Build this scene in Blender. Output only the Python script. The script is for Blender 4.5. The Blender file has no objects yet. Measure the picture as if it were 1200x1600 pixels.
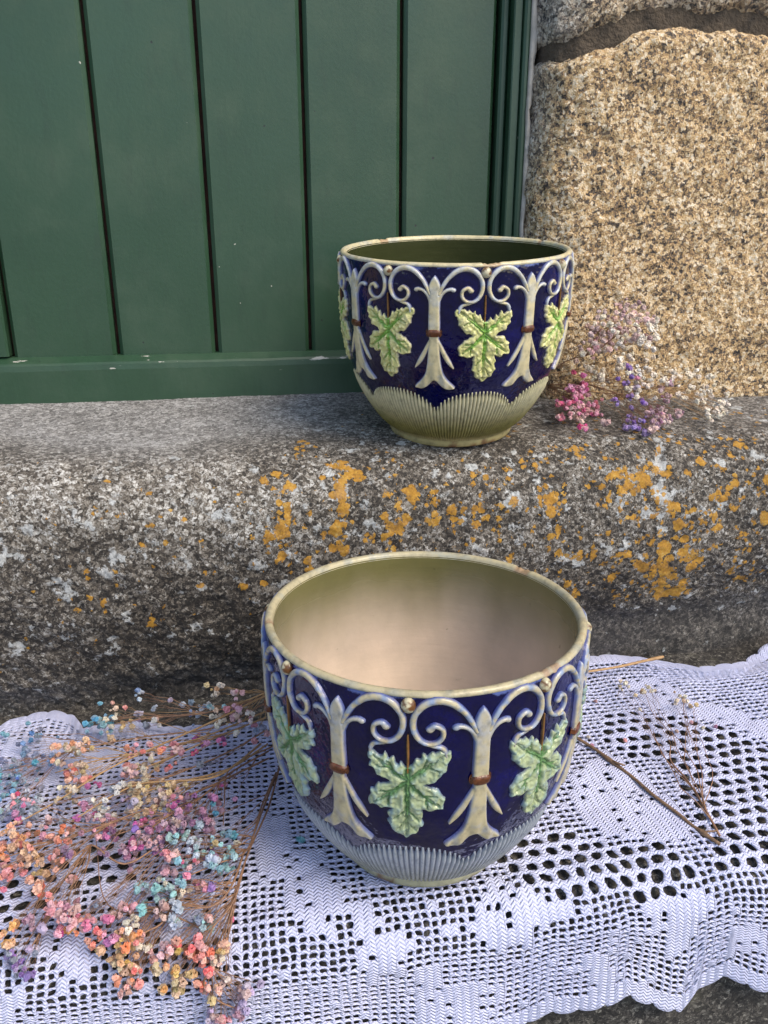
import bpy, math, random
import numpy as np
from mathutils import Vector, Matrix

# ------------------------------------------------------------------ camera, world, sun, exposure
R_ = math.radians
sc = bpy.context.scene
col = sc.collection
ZC = 0.966                      # lens height above the pavement (m)
FPX, PITCH, YAW = 1230.0, 19.0, 10.0
cam_d = bpy.data.cameras.new('camera'); cam = bpy.data.objects.new('camera', cam_d); col.objects.link(cam)
cam_d.sensor_fit = 'VERTICAL'; cam_d.sensor_height = 36.0; cam_d.lens = 36.0*FPX/1600.0
cam_d.clip_start = 0.02; cam_d.clip_end = 600
cam.location = (0, 0, ZC); cam.rotation_euler = (R_(90-PITCH), 0, R_(-YAW))
sc.camera = cam

SUN_DIR = Vector((0.55, -0.62, 0.95)).normalized()      # towards the sun
world = bpy.data.worlds.new('World'); sc.world = world; world.use_nodes = True
wn = world.node_tree; wn.nodes.clear()
sky = wn.nodes.new('ShaderNodeTexSky'); sky.sky_type = 'NISHITA'; sky.sun_disc = False
sky.sun_elevation = math.asin(SUN_DIR.z); sky.sun_rotation = math.atan2(SUN_DIR.x, SUN_DIR.y)
sky.air_density = 1.0; sky.dust_density = 1.5; sky.ozone_density = 1.0
bg = wn.nodes.new('ShaderNodeBackground'); bg.inputs['Strength'].default_value = 0.13
wo = wn.nodes.new('ShaderNodeOutputWorld')
wn.links.new(sky.outputs[0], bg.inputs[0]); wn.links.new(bg.outputs[0], wo.inputs[0])
sun_d = bpy.data.lights.new('sun', 'SUN'); sun = bpy.data.objects.new('sun', sun_d); col.objects.link(sun)
sun_d.energy = 1.5; sun_d.angle = R_(30); sun_d.color = (1.0, 0.86, 0.66)
sun.rotation_euler = (-SUN_DIR).to_track_quat('-Z', 'Y').to_euler(); sun.location = SUN_DIR*20
vs = sc.view_settings
vs.view_transform = 'Standard'; vs.look = 'None'; vs.gamma = 1.0; vs.exposure = 1.08; vs.use_curve_mapping = False

random.seed(7); rng = np.random.default_rng(7)

# ------------------------------------------------------------------ pixel <-> place
_a, _p = R_(YAW), R_(PITCH)
FH = np.array([math.sin(_a), math.cos(_a), 0]); RT = np.array([math.cos(_a), -math.sin(_a), 0]); UP = np.array([0, 0, 1.0])
FW = FH*math.cos(_p)-UP*math.sin(_p); CU = FH*math.sin(_p)+UP*math.cos(_p)
CP = np.array([0, 0, ZC])
def ray(px, py): return FW+RT*(px-600)/FPX-CU*(py-800)/FPX
def onZ(px, py, z):
    d = ray(px, py); return CP+d*((z-ZC)/d[2])
def onY(px, py, Y):
    d = ray(px, py); return CP+d*(Y/d[1])
def project(P):
    Q = P-CP; dz = Q@FW
    return 600+FPX*(Q@RT)/dz, 800-FPX*(Q@CU)/dz

# ------------------------------------------------------------------ numeric noise
def _h(ix, iy, iz, s):
    n = (ix*374761393+iy*668265263+iz*1274126177+s*974711) & 0xffffffff
    n = ((n ^ (n >> 13))*1103515245+12345) & 0xffffffff
    n = ((n ^ (n >> 16))*2246822519) & 0xffffffff
    return ((n ^ (n >> 15)) & 0xffff)/65535.0
def vnoise(P, freq, seed=0):
    p = np.asarray(P, float)*freq; i = np.floor(p).astype(np.int64); f = p-i; u = f*f*(3-2*f)
    ix, iy, iz = i[..., 0], i[..., 1], i[..., 2]; ux, uy, uz = u[..., 0], u[..., 1], u[..., 2]
    def L(a, b, t): return a+(b-a)*t
    r = L(L(L(_h(ix, iy, iz, seed), _h(ix+1, iy, iz, seed), ux), L(_h(ix, iy+1, iz, seed), _h(ix+1, iy+1, iz, seed), ux), uy),
          L(L(_h(ix, iy, iz+1, seed), _h(ix+1, iy, iz+1, seed), ux), L(_h(ix, iy+1, iz+1, seed), _h(ix+1, iy+1, iz+1, seed), ux), uy), uz)
    return r*2-1
def fbm(P, freq, octv=4, seed=0, gain=0.5):
    s = 0; a = 1.0; t = 0
    for k in range(octv):
        s = s+a*vnoise(P, freq*2.03**k, seed+k*17); t += a; a *= gain
    return s/t
def sstep(a, b, x):
    t = np.clip((x-a)/(b-a), 0, 1); return t*t*(3-2*t)

# ------------------------------------------------------------------ mesh helpers
def mesh_np(name, V, F, attrs=None, uv=None, smooth=True):
    V = np.asarray(V, np.float32).reshape(-1, 3); F = np.asarray(F, np.int32)
    k = F.shape[1]; me = bpy.data.meshes.new(name)
    me.vertices.add(len(V)); me.vertices.foreach_set('co', V.ravel())
    me.loops.add(F.size); me.loops.foreach_set('vertex_index', F.ravel())
    me.polygons.add(len(F)); me.polygons.foreach_set('loop_start', np.arange(0, F.size, k, dtype=np.int32))
    me.polygons.foreach_set('use_smooth', np.full(len(F), smooth, dtype=bool))
    me.update(calc_edges=True)
    for an, arr in (attrs or {}).items():
        arr = np.asarray(arr, np.float32)
        if arr.ndim == 1:
            at = me.attributes.new(an, 'FLOAT', 'POINT'); at.data.foreach_set('value', arr)
        else:
            if arr.shape[1] == 3: arr = np.concatenate([arr, np.ones((len(arr), 1), np.float32)], 1)
            at = me.attributes.new(an, 'FLOAT_COLOR', 'POINT'); at.data.foreach_set('color', arr.ravel())
    if uv is not None:
        l = me.uv_layers.new(name='UVMap'); l.data.foreach_set('uv', np.asarray(uv, np.float32)[F.ravel()].ravel())
    me.validate()
    return me
def grid_faces(ny, nx, keep=None, wrap=False):
    j, i = np.meshgrid(np.arange(ny-1), np.arange(nx if wrap else nx-1), indexing='ij')
    i2 = (i+1) % nx
    F = np.stack([j*nx+i, j*nx+i2, (j+1)*nx+i2, (j+1)*nx+i], -1)
    if keep is not None: F = F[keep]
    return F.reshape(-1, 4)
def compact(V, F, attrs):
    used = np.unique(F); m = np.full(len(V), -1); m[used] = np.arange(len(used))
    return V[used], m[F], {k: v[used] for k, v in attrs.items()}
def obj(name, me, mat=None, parent=None, loc=None):
    o = bpy.data.objects.new(name, me); col.objects.link(o)
    if mat and not me.materials: me.materials.append(mat)
    if parent: o.parent = parent
    if loc is not None: o.location = loc
    return o
def tag(o, label, cat, group=None, kind=None):
    o['label'] = label; o['category'] = cat
    if group: o['group'] = group
    if kind: o['kind'] = kind
    return o
def empty(name, loc, label, cat, group=None):
    o = bpy.data.objects.new(name, None); col.objects.link(o); o.location = loc; o.empty_display_size = 0.02
    return tag(o, label, cat, group)
class MB:
    def __init__(s): s.v = []; s.f = []
    def tube(s, pts, rad, n=6, cap=True):
        pts = [Vector(p) for p in pts]; m = len(pts)
        if not hasattr(rad, '__len__'): rad = [rad]*m
        b = len(s.v); up = Vector((0.31, 0.22, 0.92))
        for k, p in enumerate(pts):
            d = (pts[min(k+1, m-1)]-pts[max(k-1, 0)])
            if d.length < 1e-9: d = Vector((0, 0, 1))
            d.normalize(); x = d.cross(up)
            if x.length < 1e-3: x = d.cross(Vector((1, 0, 0)))
            x.normalize(); y = d.cross(x)
            for q in range(n):
                t = 2*math.pi*q/n
                s.v.append(tuple(p+(x*math.cos(t)+y*math.sin(t))*rad[k]))
        for k in range(m-1):
            for q in range(n):
                s.f.append((b+k*n+q, b+k*n+(q+1) % n, b+(k+1)*n+(q+1) % n, b+(k+1)*n+q))
        if cap:
            s.f.append(tuple(b+q for q in range(n))[::-1]); s.f.append(tuple(b+(m-1)*n+q for q in range(n)))
    def box(s, x0, x1, y0, y1, z0, z1, bev=0.0):
        b = len(s.v)
        if bev <= 0:
            s.v += [(x0, y0, z0), (x1, y0, z0), (x1, y1, z0), (x0, y1, z0), (x0, y0, z1), (x1, y0, z1), (x1, y1, z1), (x0, y1, z1)]
            s.f += [tuple(b+i for i in q) for q in ((0, 3, 2, 1), (4, 5, 6, 7), (0, 1, 5, 4), (1, 2, 6, 5), (2, 3, 7, 6), (3, 0, 4, 7))]
        else:           # long edges on the front (-Y) chamfered
            pr = [(x0, y1), (x0, y0+bev), (x0+bev, y0), (x1-bev, y0), (x1, y0+bev), (x1, y1)]
            n = len(pr)
            for z in (z0, z1): s.v += [(x, y, z) for x, y in pr]
            for q in range(n): s.f.append((b+q, b+(q+1) % n, b+n+(q+1) % n, b+n+q))
            s.f.append(tuple(b+q for q in range(n))[::-1]); s.f.append(tuple(b+n+q for q in range(n)))
    def mesh(s, name, smooth=True):
        me = bpy.data.meshes.new(name); me.from_pydata(s.v, [], s.f); me.update()
        if smooth: me.polygons.foreach_set('use_smooth', [True]*len(me.polygons))
        return me
def catmull(pts, n=8):
    P = [np.array(p, float) for p in pts]; P = [2*P[0]-P[1]]+P+[2*P[-1]-P[-2]]; out = []
    for k in range(1, len(P)-2):
        a, b, c, d = P[k-1:k+3]
        for q in range(n):
            t = q/n
            out.append(0.5*((2*b)+(-a+c)*t+(2*a-5*b+4*c-d)*t*t+(-a+3*b-3*c+d)*t**3))
    out.append(P[-2]); return np.array(out)
def resample(path, step):
    d = np.r_[0, np.cumsum(np.linalg.norm(np.diff(path, axis=0), axis=1))]
    n = int(d[-1]/step)+1; s = np.linspace(0, d[-1], n)
    return np.stack([np.interp(s, d, path[:, k]) for k in range(path.shape[1])], 1)

# ------------------------------------------------------------------ node helpers
def new_mat(name):
    m = bpy.data.materials.new(name); m.use_nodes = True; nt = m.node_tree; nt.nodes.clear()
    o = nt.nodes.new('ShaderNodeOutputMaterial'); b = nt.nodes.new('ShaderNodeBsdfPrincipled')
    nt.links.new(b.outputs[0], o.inputs[0]); return m, nt, b
def put(nt, sock, v):
    if isinstance(v, bpy.types.NodeSocket): nt.links.new(v, sock)
    elif isinstance(v, (tuple, list)) and len(v) == 3 and sock.type == 'RGBA': sock.default_value = (*v, 1)
    else: sock.default_value = v
def nd(nt, typ, ins=None, **props):
    n = nt.nodes.new(typ)
    for k, v in props.items(): setattr(n, k, v)
    for k, v in (ins or {}).items(): put(nt, n.inputs[k], v)
    return n
def mixc(nt, f, a, b, mode='MIX'):
    n = nd(nt, 'ShaderNodeMix', data_type='RGBA', blend_type=mode)
    put(nt, n.inputs[0], f); put(nt, n.inputs[6], a); put(nt, n.inputs[7], b); return n.outputs[2]
def mth(nt, op, a, b=0.0, c=0.0, clamp=False):
    n = nd(nt, 'ShaderNodeMath', operation=op, use_clamp=clamp)
    put(nt, n.inputs[0], a); put(nt, n.inputs[1], b); put(nt, n.inputs[2], c); return n.outputs[0]
def mrange(nt, v, a, b, c=0.0, d=1.0, smooth=True):
    n = nd(nt, 'ShaderNodeMapRange', {'Value': v, 'From Min': a, 'From Max': b, 'To Min': c, 'To Max': d})
    if smooth: n.interpolation_type = 'SMOOTHSTEP'
    return n.outputs[0]
def ramp(nt, f, stops, interp='LINEAR'):
    n = nd(nt, 'ShaderNodeValToRGB', {'Fac': f}); cr = n.color_ramp; cr.interpolation = interp
    while len(cr.elements) < len(stops): cr.elements.new(0.5)
    for e, (p, c) in zip(cr.elements, stops): e.position = p; e.color = (*c, 1)
    return n.outputs['Color']
def noise(nt, vec, scale, detail=4, rough=0.55, dist=0.0):
    return nd(nt, 'ShaderNodeTexNoise', {'Vector': vec, 'Scale': scale, 'Detail': detail, 'Roughness': rough, 'Distortion': dist}).outputs['Fac']
def voro(nt, vec, scale, out='Color', feature='F1', rnd=1.0):
    return nd(nt, 'ShaderNodeTexVoronoi', {'Vector': vec, 'Scale': scale, 'Randomness': rnd}, feature=feature).outputs[out]
def pos(nt): return nd(nt, 'ShaderNodeTexCoord').outputs['Object']
def attr(nt, name, out='Fac'): return nd(nt, 'ShaderNodeAttribute', attribute_name=name).outputs[out]
def bump(nt, h, strength, dist=0.002, normal=None):
    n = nd(nt, 'ShaderNodeBump', {'Height': h, 'Strength': strength, 'Distance': dist})
    if normal: put(nt, n.inputs['Normal'], normal)
    return n.outputs[0]
def warped(nt, vec, scale, amt):
    nz = nd(nt, 'ShaderNodeTexNoise', {'Vector': vec, 'Scale': scale, 'Detail': 2.0})
    s = nd(nt, 'ShaderNodeVectorMath', {0: nz.outputs['Color'], 1: (0.5, 0.5, 0.5)}, operation='SUBTRACT').outputs[0]
    sc_ = nd(nt, 'ShaderNodeVectorMath', {0: s}, operation='SCALE'); sc_.inputs['Scale'].default_value = amt
    return nd(nt, 'ShaderNodeVectorMath', {0: vec, 1: sc_.outputs[0]}, operation='ADD').outputs[0]

# ------------------------------------------------------------------ materials
def m_granite_warm():
    m, nt, b = new_mat('warm granite'); p = pos(nt); w = warped(nt, p, 240, 0.006)
    g = nd(nt, 'ShaderNodeSeparateColor', {0: voro(nt, w, 235)}); g2 = nd(nt, 'ShaderNodeSeparateColor', {0: voro(nt, w, 520)})
    big = noise(nt, p, 4.0, 3); mid = mth(nt, 'ADD', mth(nt, 'MULTIPLY', noise(nt, p, 70.0, 4, 0.65), 0.5), mth(nt, 'MULTIPLY', noise(nt, p, 15.0, 4, 0.6), 0.5))
    v = mth(nt, 'ADD', mth(nt, 'MULTIPLY', g.outputs[0], 0.62), mth(nt, 'MULTIPLY', g2.outputs[1], 0.38))
    v = mth(nt, 'ADD', v, mth(nt, 'MULTIPLY', mth(nt, 'SUBTRACT', mid, 0.5), 1.15))
    warm = ramp(nt, v, [(0.10, (0.035, 0.03, 0.028)), (0.27, (0.15, 0.115, 0.085)), (0.40, (0.34, 0.215, 0.105)), (0.54, (0.56, 0.37, 0.17)), (0.70, (0.70, 0.53, 0.31)), (0.92, (0.82, 0.72, 0.56))])
    grey = ramp(nt, v, [(0.10, (0.035, 0.033, 0.032)), (0.30, (0.13, 0.118, 0.105)), (0.48, (0.29, 0.25, 0.205)), (0.66, (0.44, 0.385, 0.31)), (0.92, (0.66, 0.61, 0.53))])
    f = mrange(nt, mth(nt, 'ADD', attr(nt, 'grey'), mth(nt, 'MULTIPLY', mth(nt, 'SUBTRACT', big, 0.5), 1.2)), 0.15, 0.85)
    c = mixc(nt, f, warm, grey)
    rust = mrange(nt, noise(nt, p, 22.0, 5, 0.65), 0.62, 0.74)
    c = mixc(nt, mth(nt, 'MULTIPLY', rust, 0.45), c, (0.42, 0.24, 0.09))
    nt.links.new(c, b.inputs['Base Color']); b.inputs['Roughness'].default_value = 0.8
    nt.links.new(bump(nt, mth(nt, 'ADD', v, noise(nt, p, 420, 3)), 0.95, 0.003), b.inputs['Normal'])
    return m
def m_granite_dark(top=True):
    m, nt, b = new_mat('lichen granite' if top else 'step granite'); p = pos(nt); w = warped(nt, p, 260, 0.007)
    g = nd(nt, 'ShaderNodeSeparateColor', {0: voro(nt, w, 250)}); g2 = nd(nt, 'ShaderNodeSeparateColor', {0: voro(nt, w, 560)})
    v = mth(nt, 'ADD', mth(nt, 'MULTIPLY', g.outputs[0], 0.55), mth(nt, 'MULTIPLY', g2.outputs[1], 0.45))
    mid = noise(nt, p, 34.0, 5, 0.62)
    v = mth(nt, 'ADD', v, mth(nt, 'MULTIPLY', mth(nt, 'SUBTRACT', mid, 0.5), 0.55))
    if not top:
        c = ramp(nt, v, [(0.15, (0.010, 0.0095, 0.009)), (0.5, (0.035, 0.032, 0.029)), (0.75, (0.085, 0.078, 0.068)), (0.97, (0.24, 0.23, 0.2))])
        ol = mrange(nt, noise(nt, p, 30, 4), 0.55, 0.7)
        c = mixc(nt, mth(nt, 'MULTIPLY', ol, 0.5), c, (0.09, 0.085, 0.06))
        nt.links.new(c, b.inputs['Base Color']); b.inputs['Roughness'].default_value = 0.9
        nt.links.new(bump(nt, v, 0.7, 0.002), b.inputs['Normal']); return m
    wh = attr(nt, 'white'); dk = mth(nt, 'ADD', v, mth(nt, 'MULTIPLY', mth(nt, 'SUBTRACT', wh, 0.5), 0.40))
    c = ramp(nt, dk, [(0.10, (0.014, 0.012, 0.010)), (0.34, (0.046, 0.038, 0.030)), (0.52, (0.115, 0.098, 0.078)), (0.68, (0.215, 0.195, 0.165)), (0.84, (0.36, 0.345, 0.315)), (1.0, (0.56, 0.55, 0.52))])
    # bare worn top
    bare = ramp(nt, v, [(0.15, (0.12, 0.115, 0.11)), (0.5, (0.27, 0.265, 0.26)), (0.85, (0.46, 0.455, 0.45))])
    c = mixc(nt, attr(nt, 'worn'), c, bare)
    dust = ramp(nt, v, [(0.2, (0.055, 0.053, 0.052)), (0.85, (0.15, 0.145, 0.14))])  # plain dark grey, mixed in along the low band of the face
    c = mixc(nt, attr(nt, 'smooth'), c, dust)
    # pale crust lichen
    pl = mrange(nt, mth(nt, 'ADD', noise(nt, w, 48, 5, 0.6), mth(nt, 'MULTIPLY', attr(nt, 'pale'), 0.5)), 0.60, 0.66)
    palec = ramp(nt, g2.outputs[0], [(0.0, (0.30, 0.31, 0.30)), (1.0, (0.62, 0.63, 0.62))])
    c = mixc(nt, mth(nt, 'MULTIPLY', pl, 0.85), c, palec)
    # orange lichen
    on = noise(nt, w, 85, 5, 0.6)
    on2 = noise(nt, p, 210, 4, 0.65); den = attr(nt, 'orange'); om = None
    for scale_, k_, sh_ in ((62, 0.50, 0.0), (118, 0.46, 0.05)):
        wq = warped(nt, warped(nt, p, 150, 0.007), 420, 0.0035)
        rc_ = nd(nt, 'ShaderNodeSeparateColor', {0: voro(nt, wq, scale_)}).outputs[0]; dd = voro(nt, wq, scale_, 'Distance')
        t_ = mth(nt, 'ADD', mth(nt, 'MULTIPLY', den, 0.95), mth(nt, 'MULTIPLY', mth(nt, 'SUBTRACT', rc_, 0.80+sh_), 0.5))
        t_ = mth(nt, 'ADD', mth(nt, 'SUBTRACT', t_, mth(nt, 'MULTIPLY', dd, k_)), mth(nt, 'ADD', mth(nt, 'MULTIPLY', mth(nt, 'SUBTRACT', on2, 0.5), 0.45), mth(nt, 'MULTIPLY', mth(nt, 'SUBTRACT', on, 0.5), 0.35)))
        r_ = mrange(nt, t_, 0.0, 0.05); om = r_ if om is None else mth(nt, 'MAXIMUM', om, r_)
    oc = ramp(nt, mth(nt, 'ADD', mth(nt, 'MULTIPLY', noise(nt, p, 330, 4, 0.7), 0.6), mth(nt, 'MULTIPLY', noise(nt, p, 60, 4, 0.6), 0.4)), [(0.34, (0.17, 0.085, 0.015)), (0.45, (0.36, 0.175, 0.018)), (0.55, (0.47, 0.245, 0.022)), (0.68, (0.52, 0.38, 0.13))])
    c = mixc(nt, mth(nt, 'MULTIPLY', om, 0.9), c, oc)
    nt.links.new(c, b.inputs['Base Color']); b.inputs['Roughness'].default_value = 0.85
    h = mth(nt, 'ADD', v, mth(nt, 'MULTIPLY', mth(nt, 'ADD', om, pl), 0.5))
    nt.links.new(bump(nt, h, 0.8, 0.0022), b.inputs['Normal'])
    return m
def m_paint():
    m, nt, b = new_mat('green door paint'); p = pos(nt)
    st = nd(nt, 'ShaderNodeMapping', {'Vector': p, 'Scale': (1.0, 1.0, 0.22)}).outputs[0]
    n1 = noise(nt, p, 3.5, 4); n2 = noise(nt, st, 60, 5, 0.6); n3 = noise(nt, p, 9, 5, 0.65)
    c = ramp(nt, n1, [(0.3, (0.015, 0.046, 0.022)), (0.7, (0.024, 0.062, 0.032))])
    c = mixc(nt, mrange(nt, n3, 0.45, 0.75, 0, 0.75), c, (0.040, 0.076, 0.044))
    c = mixc(nt, mrange(nt, n2, 0.5, 0.8, 0, 0.35), c, (0.014, 0.030, 0.018))
    # chips: small dark pits and pale flakes
    v1 = voro(nt, warped(nt, p, 60, 0.01), 42, 'Distance'); vc = nd(nt, 'ShaderNodeSeparateColor', {0: voro(nt, warped(nt, p, 60, 0.01), 42)})
    sz = mrange(nt, vc.outputs[0], 0.70, 1.0, 0.0, 0.075)
    pit = mrange(nt, mth(nt, 'SUBTRACT', sz, v1), 0.0, 0.012)
    pale = mth(nt, 'GREATER_THAN', vc.outputs[1], 0.86)
    c = mixc(nt, pit, c, mixc(nt, pale, (0.012, 0.016, 0.014), (0.36, 0.36, 0.30)))
    # worn edges
    wr = attr(nt, 'wear')
    wm = mrange(nt, mth(nt, 'ADD', noise(nt, nd(nt, 'ShaderNodeMapping', {'Vector': p, 'Scale': (0.35, 1.0, 1.6)}).outputs[0], 70, 5, 0.65), mth(nt, 'MULTIPLY', wr, 0.30)), 0.76, 0.80)
    c = mixc(nt, wm, c, (0.40, 0.39, 0.35))
    nt.links.new(c, b.inputs['Base Color'])
    nt.links.new(mrange(nt, n3, 0.3, 0.7, 0.36, 0.52), b.inputs['Roughness'])
    h = mth(nt, 'ADD', mth(nt, 'MULTIPLY', n2, 0.6), noise(nt, p, 180, 3))
    nt.links.new(bump(nt, mth(nt, 'SUBTRACT', h, mth(nt, 'MULTIPLY', pit, 1.5)), 0.10, 0.002), b.inputs['Normal'])
    return m
def m_simple(name, c1, c2, scale=30, rough=0.8, bs=0.3, bd=0.001, spec=0.5):
    m, nt, b = new_mat(name); p = pos(nt); n = noise(nt, p, scale, 5, 0.6)
    nt.links.new(ramp(nt, n, [(0.3, c1), (0.7, c2)]), b.inputs['Base Color']); b.inputs['Roughness'].default_value = rough
    b.inputs['Specular IOR Level'].default_value = spec
    nt.links.new(bump(nt, noise(nt, p, scale*5, 4), bs, bd), b.inputs['Normal']); return m
def m_blue_glaze():
    m, nt, b = new_mat('cobalt glaze'); p = pos(nt); n = noise(nt, p, 22, 5, 0.65)
    c = ramp(nt, n, [(0.3, (0.0006, 0.0004, 0.020)), (0.55, (0.0010, 0.0008, 0.038)), (0.75, (0.003, 0.003, 0.085))])
    rub = mrange(nt, mth(nt, 'ADD', noise(nt, p, 38, 5, 0.7), mth(nt, 'MULTIPLY', attr(nt, 'edge'), 0.28)), 0.74, 0.86)
    c = mixc(nt, mth(nt, 'MULTIPLY', rub, 0.8), c, (0.10, 0.14, 0.36))
    nt.links.new(c, b.inputs['Base Color'])
    b.inputs['Roughness'].default_value = 0.035; b.inputs['IOR'].default_value = 1.5
    nt.links.new(bump(nt, mth(nt, 'ADD', noise(nt, p, 30, 3), mth(nt, 'MULTIPLY', noise(nt, p, 90, 2), 0.35)), 0.42, 0.007), b.inputs['Normal']); return m
def m_glaze_attr(name, rough=0.16, bs=0.12, vary=True):
    m, nt, b = new_mat(name); p = pos(nt); c = attr(nt, 'col', 'Color')
    if vary:
        n = noise(nt, p, 110, 5, 0.65)
        c = mixc(nt, 1.0, c, ramp(nt, n, [(0.3, (0.60, 0.61, 0.64)), (0.52, (0.95, 0.95, 0.95)), (0.8, (1.08, 1.06, 1.0))]), 'MULTIPLY')
        r = nd(nt, 'ShaderNodeObjectInfo').outputs['Random']
        c = mixc(nt, mth(nt, 'MULTIPLY', r, 0.30), c, mixc(nt, 1.0, c, (0.86, 0.90, 0.92), 'MULTIPLY'))
    nt.links.new(c, b.inputs['Base Color']); b.inputs['Roughness'].default_value = rough; b.inputs['IOR'].default_value = 1.42
    nt.links.new(bump(nt, noise(nt, p, 130, 4), bs, 0.003), b.inputs['Normal']); return m
def m_inner():
    m, nt, b = new_mat('inner glaze'); p = pos(nt); c = attr(nt, 'col', 'Color')
    n = noise(nt, p, 14, 5, 0.6); n2 = noise(nt, p, 60, 5, 0.65)
    c = mixc(nt, 1.0, c, ramp(nt, n, [(0.3, (0.80, 0.80, 0.78)), (0.65, (1.05, 1.03, 1.0))]), 'MULTIPLY')
    c = mixc(nt, mrange(nt, n2, 0.66, 0.76, 0, 0.55), c, (0.06, 0.06, 0.025))
    nt.links.new(c, b.inputs['Base Color']); nt.links.new(attr(nt, 'rough'), b.inputs['Roughness'])
    nt.links.new(bump(nt, mth(nt, 'ADD', n2, noise(nt, nd(nt, 'ShaderNodeMapping', {'Vector': p, 'Scale': (0.1, 0.1, 1.0)}).outputs[0], 160, 3)), 0.15, 0.002), b.inputs['Normal'])
    return m
def m_lace():
    m, nt, b = new_mat('white crochet cotton')
    uv = nd(nt, 'ShaderNodeUVMap', uv_map='UVMap').outputs[0]
    sp = nd(nt, 'ShaderNodeSeparateXYZ', {0: uv})
    fx = mth(nt, 'PINGPONG', sp.outputs[0], 0.5)          # one herringbone column to a cell
    v = mth(nt, 'ADD', mth(nt, 'MULTIPLY', sp.outputs[1], 2.0), mth(nt, 'MULTIPLY', fx, 1.8))
    ch = mth(nt, 'ABSOLUTE', mth(nt, 'SINE', mth(nt, 'MULTIPLY', v, math.pi)))
    yarn = noise(nt, pos(nt), 900, 3, 0.6)
    h = mth(nt, 'ADD', mth(nt, 'MULTIPLY', ch, 0.9), mth(nt, 'ADD', mth(nt, 'MULTIPLY', fx, 0.75), mth(nt, 'MULTIPLY', yarn, 0.9)))
    nt.links.new(bump(nt, h, 1.0, 0.0016), b.inputs['Normal'])
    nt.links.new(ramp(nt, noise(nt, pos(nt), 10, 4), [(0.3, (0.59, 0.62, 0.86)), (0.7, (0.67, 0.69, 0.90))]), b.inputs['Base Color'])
    b.inputs['Roughness'].default_value = 0.85; b.inputs['Specular IOR Level'].default_value = 0.2
    return m
def m_petal(name, c, dark=0.55):
    m, nt, b = new_mat('petal '+name); p = pos(nt)
    r = nd(nt, 'ShaderNodeObjectInfo').outputs['Random']
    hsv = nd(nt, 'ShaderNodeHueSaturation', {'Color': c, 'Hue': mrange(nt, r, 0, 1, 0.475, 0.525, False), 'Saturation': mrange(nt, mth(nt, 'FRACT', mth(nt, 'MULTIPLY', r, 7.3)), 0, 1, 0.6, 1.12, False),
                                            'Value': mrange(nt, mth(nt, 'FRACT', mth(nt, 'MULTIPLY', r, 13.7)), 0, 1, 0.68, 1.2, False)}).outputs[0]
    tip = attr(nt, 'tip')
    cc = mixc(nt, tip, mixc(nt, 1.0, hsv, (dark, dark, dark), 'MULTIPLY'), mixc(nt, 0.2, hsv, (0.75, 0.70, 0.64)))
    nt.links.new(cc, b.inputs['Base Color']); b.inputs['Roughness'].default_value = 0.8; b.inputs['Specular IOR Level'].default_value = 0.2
    return m
M = dict(warm=m_granite_warm(), lich=m_granite_dark(True), stepm=m_granite_dark(False), paint=m_paint(),
         mortar=m_simple('lime mortar', (0.30, 0.275, 0.235), (0.50, 0.465, 0.41), 40, 0.95, 0.6, 0.002),
         joint=m_simple('dark joint mortar', (0.030, 0.024, 0.018), (0.11, 0.082, 0.055), 45, 0.95, 1.0, 0.005),
         gap=m_simple('old wood in the groove', (0.02, 0.010, 0.008), (0.08, 0.030, 0.018), 60, 0.9),
         blue=m_blue_glaze(), glz=m_glaze_attr('cream and green glaze'), inner=m_inner(), lace=m_lace(),
         flute=m_glaze_attr('fluted glaze', 0.18, 0.06), rim=m_glaze_attr('rim glaze', 0.28, 0.3),
         brown=m_simple('brown glaze', (0.045, 0.014, 0.006), (0.16, 0.055, 0.02), 160, 0.12, 0.2, 0.002),
         twig=m_simple('dry brown twig', (0.10, 0.06, 0.035), (0.26, 0.16, 0.09), 300, 0.7),
         straw=m_simple('straw stem', (0.30, 0.17, 0.07), (0.48, 0.30, 0.14), 200, 0.6),
         reed=m_simple('russet stem', (0.16, 0.085, 0.055), (0.36, 0.20, 0.11), 200, 0.65),
         pave=m_simple('pavement', (0.10, 0.095, 0.09), (0.22, 0.21, 0.195), 3.0, 0.9, 0.5, 0.004))
PET = {}
for k, c in dict(cream=(0.72, 0.62, 0.45), white=(0.70, 0.69, 0.68), pale=(0.42, 0.52, 0.66), tan=(0.62, 0.42, 0.20), gold=(0.68, 0.40, 0.12), peach=(0.78, 0.42, 0.27),
                 orange=(0.80, 0.33, 0.12), coral=(0.80, 0.20, 0.14), pink=(0.78, 0.30, 0.34), rose=(0.70, 0.14, 0.24), hot=(0.84, 0.09, 0.32), magenta=(0.50, 0.06, 0.32),
                 mauve=(0.42, 0.17, 0.30), purple=(0.22, 0.06, 0.24), violet=(0.24, 0.11, 0.48), slate=(0.16, 0.20, 0.34), blue=(0.08, 0.24, 0.55), turq=(0.03, 0.32, 0.50),
                 aqua=(0.22, 0.50, 0.56), lilac=(0.45, 0.36, 0.58), blush=(0.82, 0.54, 0.48), dusty=(0.56, 0.30, 0.31), ivory=(0.90, 0.78, 0.60)).items():
    PET[k] = m_petal(k, c)

# ------------------------------------------------------------------ the setting: pavement
ground = obj('ground', mesh_np('ground', [(-200, -200, 0), (200, -200, 0), (200, 200, 0), (-200, 200, 0)], np.array([[0, 1, 2, 3]])), M['pave'])
ground['kind'] = 'structure'

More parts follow.
